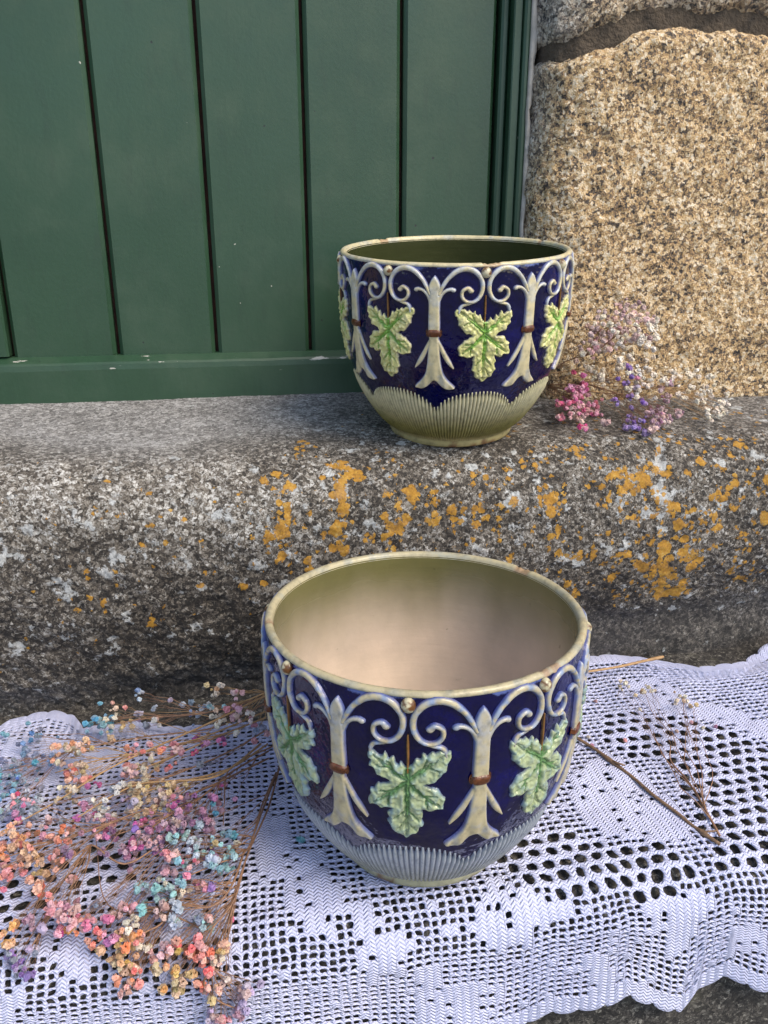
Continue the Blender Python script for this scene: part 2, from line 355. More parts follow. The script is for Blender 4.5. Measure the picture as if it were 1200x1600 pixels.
# ------------------------------------------------------------------ granite door sill
def xs_nonuniform(a, b, step, lo, hi, coarse):
    return np.r_[np.arange(lo, a, coarse), np.arange(a, b, step), np.arange(b, hi, coarse), hi]
def sill_top_z(Y): return ZC-0.239+(Y-1.018)*0.105
SPOTS = []          # lichen rosettes: px, py, radius px
sill_xs = xs_nonuniform(-0.55, 0.98, 0.0026, -1.6, 2.2, 0.03)
prof = catmull([(1.27, -0.2125), (1.21, -0.2188), (1.10, -0.2304), (1.018, -0.239), (0.960, -0.2455), (0.925, -0.256), (0.903, -0.273), (0.891, -0.30), (0.887, -0.34),
                (0.890, -0.40), (0.900, -0.45), (0.910, -0.490), (0.918, -0.515), (0.927, -0.533), (0.934, -0.550), (0.938, -0.575), (0.939, -0.60)], 10)
prof = resample(prof, 0.0026)
PX, PT = np.meshgrid(sill_xs, np.arange(len(prof)), indexing='xy')
Yp = prof[PT.astype(int), 0]; Zp = prof[PT.astype(int), 1]+ZC
tan = np.gradient(prof, axis=0); tan /= np.linalg.norm(tan, axis=1, keepdims=True)
nrm = np.stack([tan[:, 1], -tan[:, 0]], 1)          # outward: up on top, -Y on the face
P0 = np.stack([PX, Yp, Zp], -1)
# the undercut sits higher to the right
face = sstep(ZC-0.40, ZC-0.52, Zp)
P0[..., 2] += face*0.045*np.clip((PX+0.1)/0.8, -0.2, 1)*(1-sstep(ZC-0.535, ZC-0.58, Zp))
px, py = project(P0)
ontop = sstep(0.93, 0.99, Yp)*(Zp > ZC-0.27)
lip = sstep(-0.33, -0.25, Zp-ZC)*(1-ontop)
smooth_m = 0.6*sstep(ZC-0.500, ZC-0.535, P0[..., 2]-0.045*np.clip((PX+0.1)/0.8, -0.2, 1))
big = fbm(P0, 5.0, 4, 3); med = fbm(P0, 22.0, 4, 11); fine = fbm(P0, 120.0, 3, 23, 0.6); vfine = vnoise(P0, 330.0, 31)
amp = 1-0.75*ontop
dsp = big*0.010*(1-ontop)+med*0.0055*amp+fine*0.0026*amp+vfine*0.0010*amp
worn_dip = np.exp(-(((px-190)/210)**2+((py-668)/42)**2))
dsp -= 0.006*worn_dip
pit = np.exp(-(((px-1033)/9)**2+((py-712)/13)**2)); dsp -= 0.010*pit
N3 = np.stack([np.zeros_like(PX), nrm[PT.astype(int), 0], nrm[PT.astype(int), 1]], -1)
P1 = P0+N3*dsp[..., None]
P1[..., 0] += 0.002*fine
# lichen maps
def blob(cx, cy, sx, sy): return np.exp(-(((px-cx)/sx)**2+((py-cy)/sy)**2))
orange = np.full(PX.shape, 0.0)
base_o = 0.13*sstep(380, 520, px)*sstep(690, 740, py)*(1-sstep(905, 960, py))+0.05*sstep(560, 640, py)*sstep(500, 800, px)*(1-sstep(700, 740, py))+0.04*sstep(700, 760, py)*(1-sstep(930, 1000, py))
base_o += 0.09*sstep(850, 900, px)*sstep(630, 670, py)*(1-sstep(900, 930, py))
orange += base_o
for cx, cy, sx, sy, w in [(412, 742, 26, 24, .42), (440, 790, 20, 40, .50), (447, 850, 20, 34, .45), (470, 700, 34, 14, .32), (535, 795, 15, 60, .55), (550, 745, 30, 18, .3), (520, 735, 14, 14, .35),
                          (640, 772, 34, 20, .36), (635, 818, 34, 20, .36), (690, 812, 28, 16, .3), (745, 800, 30, 36, .28), (585, 845, 24, 14, .32), (770, 745, 40, 16, .25), (820, 720, 40, 14, .24),
                          (865, 775, 22, 22, .36), (975, 745, 24, 24, .36), (1000, 762, 22, 20, .36), (1030, 705, 16, 18, .36), (1048, 795, 22, 18, .38), (1045, 855, 26, 26, .36), (1030, 905, 22, 26, .5),
                          (1050, 925, 32, 14, .5), (980, 938, 14, 9, .45), (900, 925, 12, 10, .45), (1000, 890, 14, 12, .35), (1135, 770, 20, 20, .32), (1115, 800, 22, 12, .3), (1148, 955, 14, 10, .4), (1095, 940, 9, 9, .42),
                          (242, 968, 17, 13, .42), (193, 975, 8, 7, .4), (306, 1006, 9, 9, .4), (126, 1022, 9, 7, .4), (152, 997, 8, 8, .4), (480, 690, 22, 8, .25), (870, 700, 50, 10, .22), (1130, 690, 60, 14, .2), (1150, 640, 60, 10, .12)]:
    orange += w*blob(cx, cy, sx, sy)
for k in range(420):
    cx = random.uniform(-100, 1300); cy = random.uniform(705, 960); r = random.uniform(2.5, 8.5)
    if cx < 400 and random.random() < 0.5: r *= 0.7
    orange += random.uniform(0.25, 0.42)*blob(cx, cy, r*1.15, r)
orange *= 0.62
orange -= 0.30*worn_dip+0.12*(1-sstep(395, 470, px))*(1-sstep(740, 800, py))+0.25*smooth_m
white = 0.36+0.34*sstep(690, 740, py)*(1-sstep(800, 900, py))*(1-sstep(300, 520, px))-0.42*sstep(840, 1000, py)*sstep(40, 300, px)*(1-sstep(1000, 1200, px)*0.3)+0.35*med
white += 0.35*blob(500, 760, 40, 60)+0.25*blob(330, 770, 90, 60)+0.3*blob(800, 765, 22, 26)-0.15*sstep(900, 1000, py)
pale = 0.015+0.26*blob(345, 800, 22, 16)+0.3*blob(800, 768, 20, 22)+0.34*blob(535, 762, 22, 18)+0.28*blob(900, 875, 18, 10)+0.3*blob(1033, 745, 12, 50)+0.28*blob(1040, 790, 12, 40)+0.22*blob(980, 945, 24, 10)+0.22*blob(285, 978, 18, 12)+0.2*blob(335, 985, 20, 12)-0.12*smooth_m-0.3*worn_dip+0.0*px
worn = np.clip(0.9*worn_dip*1.4+0.75*sstep(700, 640, py)*(1-0.65*sstep(450, 640, px)), 0, 1)*(0.75+0.25*med)
wornm = np.clip(worn, 0, 1)
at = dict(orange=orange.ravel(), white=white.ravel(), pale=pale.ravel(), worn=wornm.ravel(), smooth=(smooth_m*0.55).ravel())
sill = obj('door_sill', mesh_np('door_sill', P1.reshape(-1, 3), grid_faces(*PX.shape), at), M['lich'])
tag(sill, 'thick rounded granite door sill with orange and grey lichen under the green door', 'sill')

# ------------------------------------------------------------------ lower stone step
ZS = ZC-0.570                 # top of the lower step
YE, RE = 0.557, 0.036         # where its front edge starts to round, edge radius
arc = [(YE-RE*math.sin(t), ZS-RE+RE*math.cos(t)) for t in np.linspace(0, math.pi/2, 9)]
sp = np.array([(1.05, ZS), (0.9, ZS), (0.7, ZS)]+arc+[(YE-RE-0.002, ZS-0.12), (YE-RE-0.004, 0.15), (YE-RE-0.004, -0.02)])
sp = resample(sp, 0.005)
xs = xs_nonuniform(-0.6, 1.0, 0.005, -1.6, 2.2, 0.04)
SX, ST = np.meshgrid(xs, np.arange(len(sp)), indexing='xy')
P0s = np.stack([SX, sp[ST.astype(int), 0], sp[ST.astype(int), 1]], -1)
t2 = np.gradient(sp, axis=0); t2 /= np.linalg.norm(t2, axis=1, keepdims=True)
n2 = np.stack([t2[:, 1], -t2[:, 0]], 1)[ST.astype(int)]
d2 = fbm(P0s, 18, 4, 51)*0.003-0.0035+fbm(P0s, 90, 3, 61)*0.0012
fr = sstep(ZS-0.02, ZS-0.06, P0s[..., 2]); d2 = d2*(1+fr)
P0s[..., 1] += n2[..., 0]*d2; P0s[..., 2] += n2[..., 1]*d2
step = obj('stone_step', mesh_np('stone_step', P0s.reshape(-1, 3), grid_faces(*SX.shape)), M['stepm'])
tag(step, 'dark granite step under the white lace cloth, rough front face', 'step')

# ------------------------------------------------------------------ green door
def zr(v): return ZC+v
ZTOP = 2.35
BX = [-0.327, -0.181, -0.039, 0.101, 0.240, 0.377]
door = empty('door', (0.02, 1.22, zr(-0.22)), 'dark green painted plank door with bottom rail and stiles', 'door')
def dpart(name, me, mat=M['paint'], lab=None):
    o = obj(name, me, mat); o.parent = door; o.matrix_parent_inverse = Matrix.Translation(-Vector(door.location))
    if lab: o['label'] = lab
    return o
def box_mesh(name, x0, x1, y0, y1, z0, z1, bev, wear=0.0):
    b = MB(); b.box(x0, x1, y0, y1, z0, z1, bev); me = b.mesh(name, False)
    a = me.attributes.new('wear', 'FLOAT', 'POINT'); a.data.foreach_set('value', [wear]*len(me.vertices)); return me
for k in range(5):
    g = 0.0025
    yo = [0.0, 0.0012, -0.0006, 0.0008, 0.0][k]
    dpart('board', box_mesh('board', BX[k]+g, BX[k+1]-g, 1.215+yo, 1.238, zr(-0.175), ZTOP-0.1, 0.0052, 0.05))
b = MB(); b.box(-0.47, 0.40, 1.2335, 1.25, zr(-0.21), ZTOP-0.1); dpart('backing', b.mesh('backing', False), M['gap'])
# bottom rail with a sloping weathered top edge, many stations so that the wear shows
rx = np.linspace(-0.47, 0.388, 120)
rp = [(1.236, -0.1575), (1.212, -0.1580), (1.199, -0.1655), (1.1965, -0.1685), (1.1955, -0.176), (1.1955, -0.232), (1.236, -0.232)]
V = []; W = []
for (y, z), w in zip(rp, [0.3, 0.85, 0.9, 0.75, 0.25, 0.22, 0.2]):
    for x in rx:
        n = fbm(np.array([[x, y, z]]), 30, 3, 5)[0]
        V.append((x, y+n*0.0006, zr(z)+n*0.0008)); W.append(w*(0.45+0.55*float(sstep(0.0, 0.25, np.array(x)))))
dpart('bottom_rail', mesh_np('bottom_rail', V, grid_faces(len(rp), len(rx)), dict(wear=np.array(W)), smooth=False))
dpart('stile', box_mesh('stile', -0.47, BX[0]-0.0022, 1.207, 1.238, zr(-0.156), ZTOP-0.1, 0.003, 0.1))
dpart('stile', box_mesh('stile', BX[5]+0.0018, 0.390, 1.206, 1.238, zr(-0.156), ZTOP-0.1, 0.003, 0.0))
dpart('stop_moulding', box_mesh('stop_moulding', 0.3912, 0.4038, 1.190, 1.24, zr(-0.238), ZTOP-0.05, 0.0016, 0.1))
dpart('frame', box_mesh('frame', 0.4042, 0.4135, 1.182, 1.24, zr(-0.238), ZTOP, 0.003, 0.12))
dpart('frame', box_mesh('frame', -0.505, -0.472, 1.182, 1.24, zr(-0.238), ZTOP, 0.003, 0.12))
dpart('frame', box_mesh('frame', -0.505, 0.4135, 1.182, 1.24, ZTOP+0.0005, ZTOP+0.05, 0.003, 0.1))

# ------------------------------------------------------------------ stone jambs
def joint_z(xv):          # centre line and half height of the mortar joint on the right jamb, along plan length
    c = np.interp(xv, [0.40, 0.44, 0.50, 0.56, 0.64, 0.74, 0.82, 0.9, 2.0], [0.243, 0.244, 0.262, 0.277, 0.281, 0.277, 0.276, 0.280, 0.280])
    h = 0.8*np.interp(xv, [0.40, 0.44, 0.50, 0.56, 0.64, 0.74, 0.82, 0.9, 2.0], [0.005, 0.008, 0.013, 0.009, 0.010, 0.011, 0.008, 0.010, 0.010])
    return c, h
wall = empty('stone_jamb', (0.9, 1.12, zr(-0.22)), 'warm speckled granite door jamb of big rounded blocks with mortar joint', 'wall')
def wpart(name, me, mat, parent, lab=None):
    o = obj(name, me, mat); o.parent = parent; o.matrix_parent_inverse = Matrix.Translation(-Vector(parent.location))
    if lab: o['label'] = lab
    return o
plan = catmull([(0.4285, 1.26), (0.4295, 1.21), (0.432, 1.175), (0.443, 1.145), (0.468, 1.124), (0.505, 1.114), (0.56, 1.109), (0.70, 1.106), (0.95, 1.104)], 10)
plan[:, 0] -= 0.011*np.clip((0.62-plan[:, 0])/0.19, 0, 1); plan = resample(plan, 0.0028)
plan = np.r_[plan, [(x, 1.104) for x in np.arange(0.98, 1.32, 0.03)]]
def block(name, plan, zlo, zhi, seed, nz, parent, lab, flip=False, edge=0.022):
    s = np.r_[0, np.cumsum(np.linalg.norm(np.diff(plan, axis=0), axis=1))]
    tp = np.gradient(plan, axis=0); tp /= np.linalg.norm(tp, axis=1, keepdims=True); npn = np.stack([tp[:, 1], -tp[:, 0]], 1)
    if flip: npn = -npn
    U, K = np.meshgrid(np.linspace(0, 1, nz), np.arange(len(plan)), indexing='ij'); K = K.astype(int)
    Z = zlo[K]*(1-U)+zhi[K]*U
    P = np.stack([plan[K, 0], plan[K, 1], Z], -1)
    dl = np.minimum(Z-zlo[K], zhi[K]-Z)
    din = 0.016*(1-np.clip(dl/edge, 0, 1))**2.2 if edge else 0
    d = fbm(P, 7, 3, seed)*0.007+fbm(P, 34, 4, seed+3)*0.0045+fbm(P, 150, 3, seed+9, 0.65)*0.0034+vnoise(P, 400, seed+5)*0.0011-din
    Nn = np.stack([npn[K, 0], npn[K, 1], np.zeros_like(Z)], -1)
    P2 = P+Nn*d[..., None]
    grey = np.clip(1.15-(s[K]-0.02)/0.13, 0, 1)  # reveal side greyed towards the door: its shade is put into the colour
    if 'upper' in lab: grey = np.clip(grey+0.45, 0, 1)
    F = grid_faces(*U.shape)
    if flip: F = F[:, ::-1]
    return wpart(name, mesh_np(name, P2.reshape(-1, 3), F, dict(grey=grey.ravel())), M['warm'], parent, lab)
jc, jh = joint_z(plan[:, 0]); wob = 0.010*fbm(np.stack([plan[:, 0], 0*plan[:, 0], 0*plan[:, 0]], -1), 28, 4, 9)
block('stone', plan, np.full(len(plan), zr(-0.245)), zr(jc-jh)+wob*0.6, 71, 185, wall, 'lower golden granite block of the jamb')
block('stone', plan, zr(jc+jh)+wob, np.full(len(plan), ZC+0.75), 91, 170, wall, 'greyer upper granite block of the jamb')
jp = plan.copy(); tpj = np.gradient(jp, axis=0); tpj /= np.linalg.norm(tpj, axis=1, keepdims=True)
inn = jp-np.stack([tpj[:, 1], -tpj[:, 0]], 1)*0.010
zz = np.linspace(-0.03, 0.03, 10); PJ = np.stack([np.repeat(inn[None, :, 0], 10, 0), np.repeat(inn[None, :, 1], 10, 0), zr(jc)[None, :]+zz[:, None]], -1)
PJ[..., 1] += 0.005*fbm(PJ, 50, 4, 2)
wpart('mortar_joint', mesh_np('mortar_joint', PJ.reshape(-1, 3), grid_faces(10, len(jp))), M['joint'], wall)
# upright pointing between the frame and the stone
zs_ = np.linspace(zr(-0.24), ZTOP, 220); V = []
for z in zs_:
    w = 0.0022*math.sin(z*37)+0.0016*math.sin(z*91+2)+0.0012*random.uniform(-1, 1)
    V += [(0.4125, 1.235, z), (0.4132+w*0.3, 1.181+w, z), (0.417+w*0.7, 1.178+w, z), (0.4225+w, 1.184, z), (0.43, 1.24, z)]
wpart('mortar_strip', mesh_np('mortar_strip', V, grid_faces(len(zs_), 5)), M['mortar'], wall)
one = np.ones(len(plan))
coarse = plan[::6]
block('stone', coarse, np.full(len(coarse), ZC+0.775), np.full(len(coarse), ZTOP+0.04), 111, 60, wall, 'topmost upper granite block of the jamb')
# far right courses and the left jamb, both outside the frame
rpl = np.array([(x, 1.106) for x in np.arange(1.315, 2.2, 0.02)])
for z0, z1, sd in ((-0.245, 0.42, 121), (0.445, 1.42, 131)):
    block('stone', rpl, np.full(len(rpl), zr(z0)), np.full(len(rpl), zr(z1)), sd, 40, wall, None or 'granite block beside the jamb')
lj = empty('stone_jamb', (-0.9, 1.12, zr(-0.22)), 'plain grey granite jamb of one tall block beside the green door', 'wall')
lpl = np.array([(-p[0]-0.082, p[1]) for p in coarse])
block('stone', lpl, np.full(len(lpl), zr(-0.245)), np.full(len(lpl), ZTOP+0.04), 141, 90, lj, 'tall block', True)
lt = empty('stone_lintel', (0, 1.12, ZTOP+0.05), 'long granite lintel above the green door', 'lintel')
tpl = np.array([(x, 1.108) for x in np.arange(-1.3, 1.35, 0.02)])
block('stone', tpl, np.full(len(tpl), ZTOP+0.055), np.full(len(tpl), ZTOP+0.40), 151, 30, lt, 'lintel block')

# ------------------------------------------------------------------ majolica jardinieres
pr_z = np.array([0.000, 0.004, 0.010, 0.014, 0.028, 0.0475, 0.0665, 0.092, 0.119, 0.138, 0.157, 0.18, 0.20, 0.222, 0.232])
pr_r = np.array([0.0830, 0.0850, 0.0855, 0.0885, 0.1030, 0.1170, 0.1280, 0.1390, 0.1460, 0.1488, 0.1502, 0.1511, 0.1512, 0.1506, 0.1497])
zd = np.linspace(0, 0.232, 1200); rd = np.interp(zd, pr_z, pr_r)
kk = np.exp(-0.5*(np.arange(-40, 41)/16.0)**2); kk /= kk.sum()
rdp = np.r_[2*rd[0]-rd[40:0:-1], rd, 2*rd[-1]-rd[-2:-42:-1]]; rd = np.convolve(rdp, kk, 'valid')
drd = np.gradient(rd, zd)
def r_out(z): return np.interp(z, zd, rd)
def surf(phi, z, h):
    r = r_out(z); s = np.interp(z, zd, drd); q = 1/np.sqrt(1+s*s)
    rr = r+h*q
    return np.stack([rr*np.sin(phi), -rr*np.cos(phi), z-h*q*s], -1)
def yz(y): return 0.2285-np.interp(y, [150, 197, 235, 300, 400, 500, 757], [-0.0123, 0.0, 0.0100, 0.0238, 0.0440, 0.0698, 0.1373])
def seg_field(X, Y, pts):                   # 1 - distance/width to a tapering polyline, >0 inside
    best = np.full(X.shape, -9.0)
    for (x0, y0, w0), (x1, y1, w1) in zip(pts[:-1], pts[1:]):
        dx, dy = x1-x0, y1-y0; L = dx*dx+dy*dy+1e-9
        t = np.clip(((X-x0)*dx+(Y-y0)*dy)/L, 0, 1)
        d = np.hypot(X-x0-t*dx, Y-y0-t*dy); best = np.maximum(best, 1-d/(w0+(w1-w0)*t))
    return best
def poly_sdf(X, Y, poly):
    d = np.full(X.shape, 1e9); ins = np.zeros(X.shape, bool); n = len(poly)
    for k in range(n):
        x0, y0 = poly[k]; x1, y1 = poly[(k+1) % n]; dx, dy = x1-x0, y1-y0
        t = np.clip(((X-x0)*dx+(Y-y0)*dy)/(dx*dx+dy*dy+1e-9), 0, 1)
        d = np.minimum(d, np.hypot(X-x0-t*dx, Y-y0-t*dy))
        c = ((y0 > Y) != (y1 > Y)) & (X < (x1-x0)*(Y-y0)/(y1-y0+1e-12)+x0); ins ^= c
    return np.where(ins, d, -d)
def smooth2(pts, n=5): return [tuple(p) for p in catmull(pts, n)]
def round_h(s): s = np.clip(s, -0.6, 1); return np.where(s > 0, np.sqrt(np.clip(1-(1-s)**2, 0, 1)), s*1.5)
def patch_mesh(name, x0, x1, y0, y1, step, fn):
    X, Y = np.meshgrid(np.arange(x0, x1, step), np.arange(y0, y1, step))
    h, c, s = fn(X, Y)
    phi = np.radians(X/223*22.5); P = surf(phi, yz(Y), h)
    k = np.maximum.reduce([s[:-1, :-1], s[1:, :-1], s[:-1, 1:], s[1:, 1:]]) > 0
    F = grid_faces(*X.shape, keep=k)[:, ::-1]
    V, F, at = compact(P.reshape(-1, 3), F, dict(col=c.reshape(-1, 3)))
    return mesh_np(name, V, F, at)
def lerp3(a, b, t): return np.asarray(a)*(1-t[..., None])+np.asarray(b)*t[..., None]
SCR = smooth2([(20, 322, 9), (34, 285, 10), (58, 243, 11), (95, 212, 12), (138, 203, 12.5), (178, 217, 12), (203, 250, 11.5), (208, 295, 11), (195, 338, 10.5), (168, 362, 10), (138, 358, 9.5), (120, 334, 9), (122, 304, 9.5), (144, 290, 11), (158, 304, 14)], 5)
TAIL = smooth2([(182, 356, 8), (150, 372, 8), (124, 380, 9), (112, 396, 9), (108, 416, 5)], 5)
COLM = [(0, 228), (9, 238), (18, 256), (25, 278), (26, 298), (21, 318), (25, 348), (24.5, 400), (26, 490), (22, 520), (26, 575), (31, 630), (41, 678), (62, 712), (94, 742), (92, 752), (62, 757), (34, 744), (14, 724), (0, 714)]
COLM = [(x*1.06, y) for x, y in COLM]; COLM = COLM+[(-x, y) for x, y in COLM[-2:0:-1]]
LEAF = [(-8, 452), (-20, 432), (-30, 447), (-42, 418), (-54, 430), (-66, 405), (-78, 424), (-92, 412), (-112, 408), (-116, 432), (-106, 446), (-112, 462), (-96, 474), (-92, 490), (-72, 496), (-50, 506), (-54, 515),
        (-88, 520), (-96, 538), (-112, 545), (-108, 562), (-118, 580), (-112, 602), (-92, 598), (-80, 610), (-60, 602), (-46, 600), (-60, 622), (-52, 640), (-62, 655), (-52, 672), (-46, 692), (-24, 702), (-4, 720),
        (12, 704), (32, 694), (36, 672), (50, 660), (42, 640), (46, 618), (42, 602), (58, 604), (72, 606), (88, 598), (106, 596), (104, 576), (112, 562), (96, 548), (88, 530), (62, 520), (50, 509),
        (74, 502), (88, 490), (98, 474), (112, 462), (110, 440), (124, 420), (120, 396), (100, 400), (88, 390), (74, 404), (66, 396), (54, 414), (44, 402), (34, 426), (22, 420), (10, 446)]
VEINS = [[(0, 498, 4), (-45, 470, 4), (-100, 422, 2)], [(0, 498, 4), (45, 462, 4), (108, 408, 2)], [(0, 505, 4), (-50, 545, 4), (-105, 588, 2)], [(0, 505, 4), (45, 548, 4), (96, 586, 2)], [(0, 450, 5), (0, 500, 5), (-2, 600, 4), (-4, 705, 2)],
         [(-45, 470, 2), (-62, 434, 1.5)], [(-60, 458, 2), (-95, 460, 1.5)], [(45, 462, 2), (58, 418, 1.5)], [(60, 448, 2), (92, 462, 1.5)], [(-45, 540, 2), (-85, 545, 1.5)], [(-55, 550, 2), (-62, 590, 1.5)], [(45, 548, 2), (85, 548, 1.5)], [(55, 555, 2), (62, 592, 1.5)],
         [(-2, 600, 2), (-38, 640, 1.5)], [(-2, 600, 2), (34, 642, 1.5)], [(-3, 645, 2), (-30, 680, 1.5)], [(-3, 645, 2), (22, 678, 1.5)]]

def jardiniere(label, loc, rot, phi0, pal, seed, scl=(1, 1, 1)):
    root = empty('jardiniere', loc, label, 'planter', 'pair of majolica planters'); root.rotation_euler = rot; root.scale = scl
    def P(name, me, mat, phi=0.0, parent=None):
        o = obj(name, me, mat, parent or root); o.rotation_euler = (0, 0, phi); return o
    nph = 288; ph = np.linspace(0, 2*np.pi, nph, endpoint=False)
    wv = lambda Q: fbm(Q, 18, 3, seed)*0.0006
    # body
    zb = np.linspace(0.006, 0.2292, 110); PH, Z = np.meshgrid(ph, zb)
    Q = surf(PH, Z, np.zeros_like(PH)); 
    Q[..., :2] *= (1+fbm(Q, 14, 2, seed)*0.0012)[..., None]
    edge = np.clip(sstep(0.221, 0.2290, Z), 0, 1)
    P('body', mesh_np('body', Q.reshape(-1, 3), grid_faces(*PH.shape, wrap=True)[:, ::1], dict(edge=edge.ravel())), M['blue'])
    # foot ring
    fp = np.array([(0.068, 0.0035), (0.075, 0.0), (0.0825, 0.0), (0.0868, 0.0028), (0.0875, 0.0075), (0.0868, 0.0115), (0.0890, 0.0155)])
    PH2, K = np.meshgrid(ph, np.arange(len(fp))); K = K.astype(int)
    Q = np.stack([fp[K, 0]*np.sin(PH2), -fp[K, 0]*np.cos(PH2), fp[K, 1]], -1); nz_ = fbm(Q, 60, 4, seed+5)
    c = lerp3(pal['foot'], (0.20, 0.10, 0.05), sstep(0.25, 0.5, nz_+0.7*sstep(0.004, 0.0, fp[K, 1])))
    P('foot', mesh_np('foot', Q.reshape(-1, 3), grid_faces(*PH2.shape, wrap=True), dict(col=c.reshape(-1, 3))), M['flute'])
    # inner wall and floor
    ip = np.array([(0.1425, 0.2285), (0.1425, 0.22), (0.1425, 0.20), (0.1415, 0.16), (0.137, 0.12), (0.129, 0.092), (0.118, 0.066), (0.105, 0.044), (0.090, 0.026), (0.070, 0.017), (0.05, 0.0135), (0.025, 0.013), (0.0005, 0.013)])
    ip = resample(catmull(ip, 6), 0.004)
    PH2, K = np.meshgrid(ph, np.arange(len(ip))); K = K.astype(int)
    Q = np.stack([ip[K, 0]*np.sin(PH2), -ip[K, 0]*np.cos(PH2), ip[K, 1]], -1)
    drip = fbm(np.stack([np.sin(PH2)*0.14, np.cos(PH2)*0.14, ip[K, 1]*0.25], -1), 26, 3, seed+8)
    gl = sstep(pal['glz0'], pal['glz1'], ip[K, 1]+drip*0.018)
    c = lerp3(pal['bisque'], pal['olive'], gl)
    P('inner_wall', mesh_np('inner_wall', Q.reshape(-1, 3), grid_faces(*PH2.shape, wrap=True), dict(col=c.reshape(-1, 3), rough=(0.75-0.53*gl).ravel())), M['inner'])
    # rim
    rp = np.array([(0.1424, 0.2270), (0.1430, 0.2302), (0.1445, 0.2320), (0.1470, 0.2328), (0.1492, 0.2322), (0.1505, 0.2308), (0.1508, 0.2294), (0.1496, 0.2280)])
    PH2, K = np.meshgrid(np.linspace(0, 2*np.pi, 480, endpoint=False), np.arange(len(rp))); K = K.astype(int)
    Q = np.stack([rp[K, 0]*np.sin(PH2), -rp[K, 0]*np.cos(PH2), rp[K, 1]], -1)
    circ = np.stack([np.sin(PH2), np.cos(PH2), np.full_like(PH2, 0.3)], -1)*0.15
    chip = sstep(0.30, 0.42, fbm(circ, 38, 4, seed+21)); chipz = chip*sstep(0.2262, 0.231, rp[K, 1])
    Q[..., 2] -= 0.0024*chipz*(0.6+0.6*vnoise(Q, 300, 4))
    Q[..., 2] += 0.0006*fbm(circ, 15, 2, seed)
    nb = fbm(Q, 70, 4, seed+2)
    c = lerp3(pal['cream'], pal['rimblue'], 0.5*sstep(0.02, 0.32, nb+0.5*sstep(0.2310, 0.2285, rp[K, 1])*(rp[K, 0] > 0.148)))
    c = c*(1-0.0)+0; c = lerp3(c, (0.30, 0.15, 0.08), 0.9*chip) if False else c*(1-(0.8*chip)[..., None])+np.array((0.34, 0.21, 0.12))*(0.8*chip)[..., None]
    P('rim', mesh_np('rim', Q.reshape(-1, 3), grid_faces(*PH2.shape, wrap=True), dict(col=c.reshape(-1, 3))), M['rim'])
    # relief pieces -------------------------------------------------
    cream, bw, ed = np.array(pal['cream']), np.array(pal['bluewhite']), np.array((0.02, 0.03, 0.22))
    def f_col(X, Y):
        s = poly_sdf(X, Y, smooth2(COLM+[COLM[0]], 3)[:-1]); h = 0.0040*round_h(s/11)
        h = h+0.0007*np.cos(X/24*np.pi)*(s > 4)*sstep(540, 700, Y)
        t = s/15
        for sg in (-1, 1):
            for pl, hh in (([(sg*18, 535, 7), (sg*46, 592, 11.5), (sg*70, 630, 11), (sg*90, 655, 4)], 0.0030), ([(sg*16, 360, 10), (sg*30, 325, 9), (sg*50, 303, 9), (sg*72, 296, 10), (sg*82, 300, 12)], 0.0034)):
                q = seg_field(X, Y, smooth2(pl, 4)); h = np.maximum(h, hh*round_h(q)); t = np.maximum(t, q*1.1)
        n = fbm(np.stack([X, Y, np.zeros_like(X)], -1)*0.001, 30, 3, seed+31)
        h = h+0.0003*n
        up = sstep(420, 300, Y)
        c = lerp3(cream, bw, np.clip(0.40*up+0.7*sstep(0.55, 0.05, t)+0.6*n, 0, 1)); c = lerp3(c, ed, sstep(0.30, -0.02, t)*0.85)
        return h, c, t+0.30
    def f_scr(X, Y):
        a = seg_field(X, Y, [(x, y, w*0.98) for x, y, w in SCR]); b2 = seg_field(X, Y, TAIL); s = np.maximum(a, b2)
        h = np.maximum(0.0040*round_h(a), 0.0030*round_h(b2))
        n = fbm(np.stack([X, Y, np.zeros_like(X)], -1)*0.001, 45, 3, seed+41)
        c = lerp3(cream, bw, np.clip(0.40+1.1*n+0.4*sstep(0.5, 0.1, s), 0, 1)); c = lerp3(c, ed, sstep(0.34, 0.0, s)*0.88)
        return h+0.0003*n, c, s+0.35
    la = np.array(LEAF, float); la = (np.roll(la, 1, 0)*0.03+la*0.94+np.roll(la, -1, 0)*0.03); la[:, 0] *= 1.07; poly_leaf = smooth2([tuple(q) for q in la]+[tuple(la[0])], 3)[:-1]
    def f_leaf(X, Y):
        nx = fbm(np.stack([X, Y, np.zeros_like(X)], -1)*0.001, 75, 3, seed+51)
        ny = fbm(np.stack([X, Y, np.ones_like(X)], -1)*0.001, 75, 3, seed+52)
        X2, Y2 = X+nx*5, Y+ny*5
        s = poly_sdf(X2, Y2, poly_leaf); h = 0.0034*round_h(s/9)
        v = np.full(X.shape, -9.0); vf = np.full(X.shape, -9.0)
        for pl in VEINS:
            q = seg_field(X2, Y2, pl); v = np.maximum(v, q)
            wide = [(a, b, w*3.4) for a, b, w in pl]; vf = np.maximum(vf, seg_field(X2, Y2, wide))
        puff = fbm(np.stack([X, Y, np.zeros_like(X)], -1)*0.001, 60, 2, seed+53)
        ins = sstep(2, 12, s)
        h = h-ins*0.0024*sstep(0.0, 0.8, vf)+ins*0.0016*sstep(0.1, 0.8, v)+ins*0.0019*puff
        c = lerp3(pal['leaf'], pal['leafedge'], np.clip(0.4*sstep(14, 2, s)+0.9*puff, 0, 1))
        rr = np.hypot(X2, (Y2-520)*0.8)
        g = np.clip(sstep(0.0, 0.8, vf)*sstep(125, 35, rr)*1.0+0.55*sstep(0.0, 0.6, v)*sstep(180, 60, rr), 0, 1)
        c = lerp3(c, pal['vein'], g*0.9); c = lerp3(c, ed, sstep(2.5, -1.0, s)*0.8)
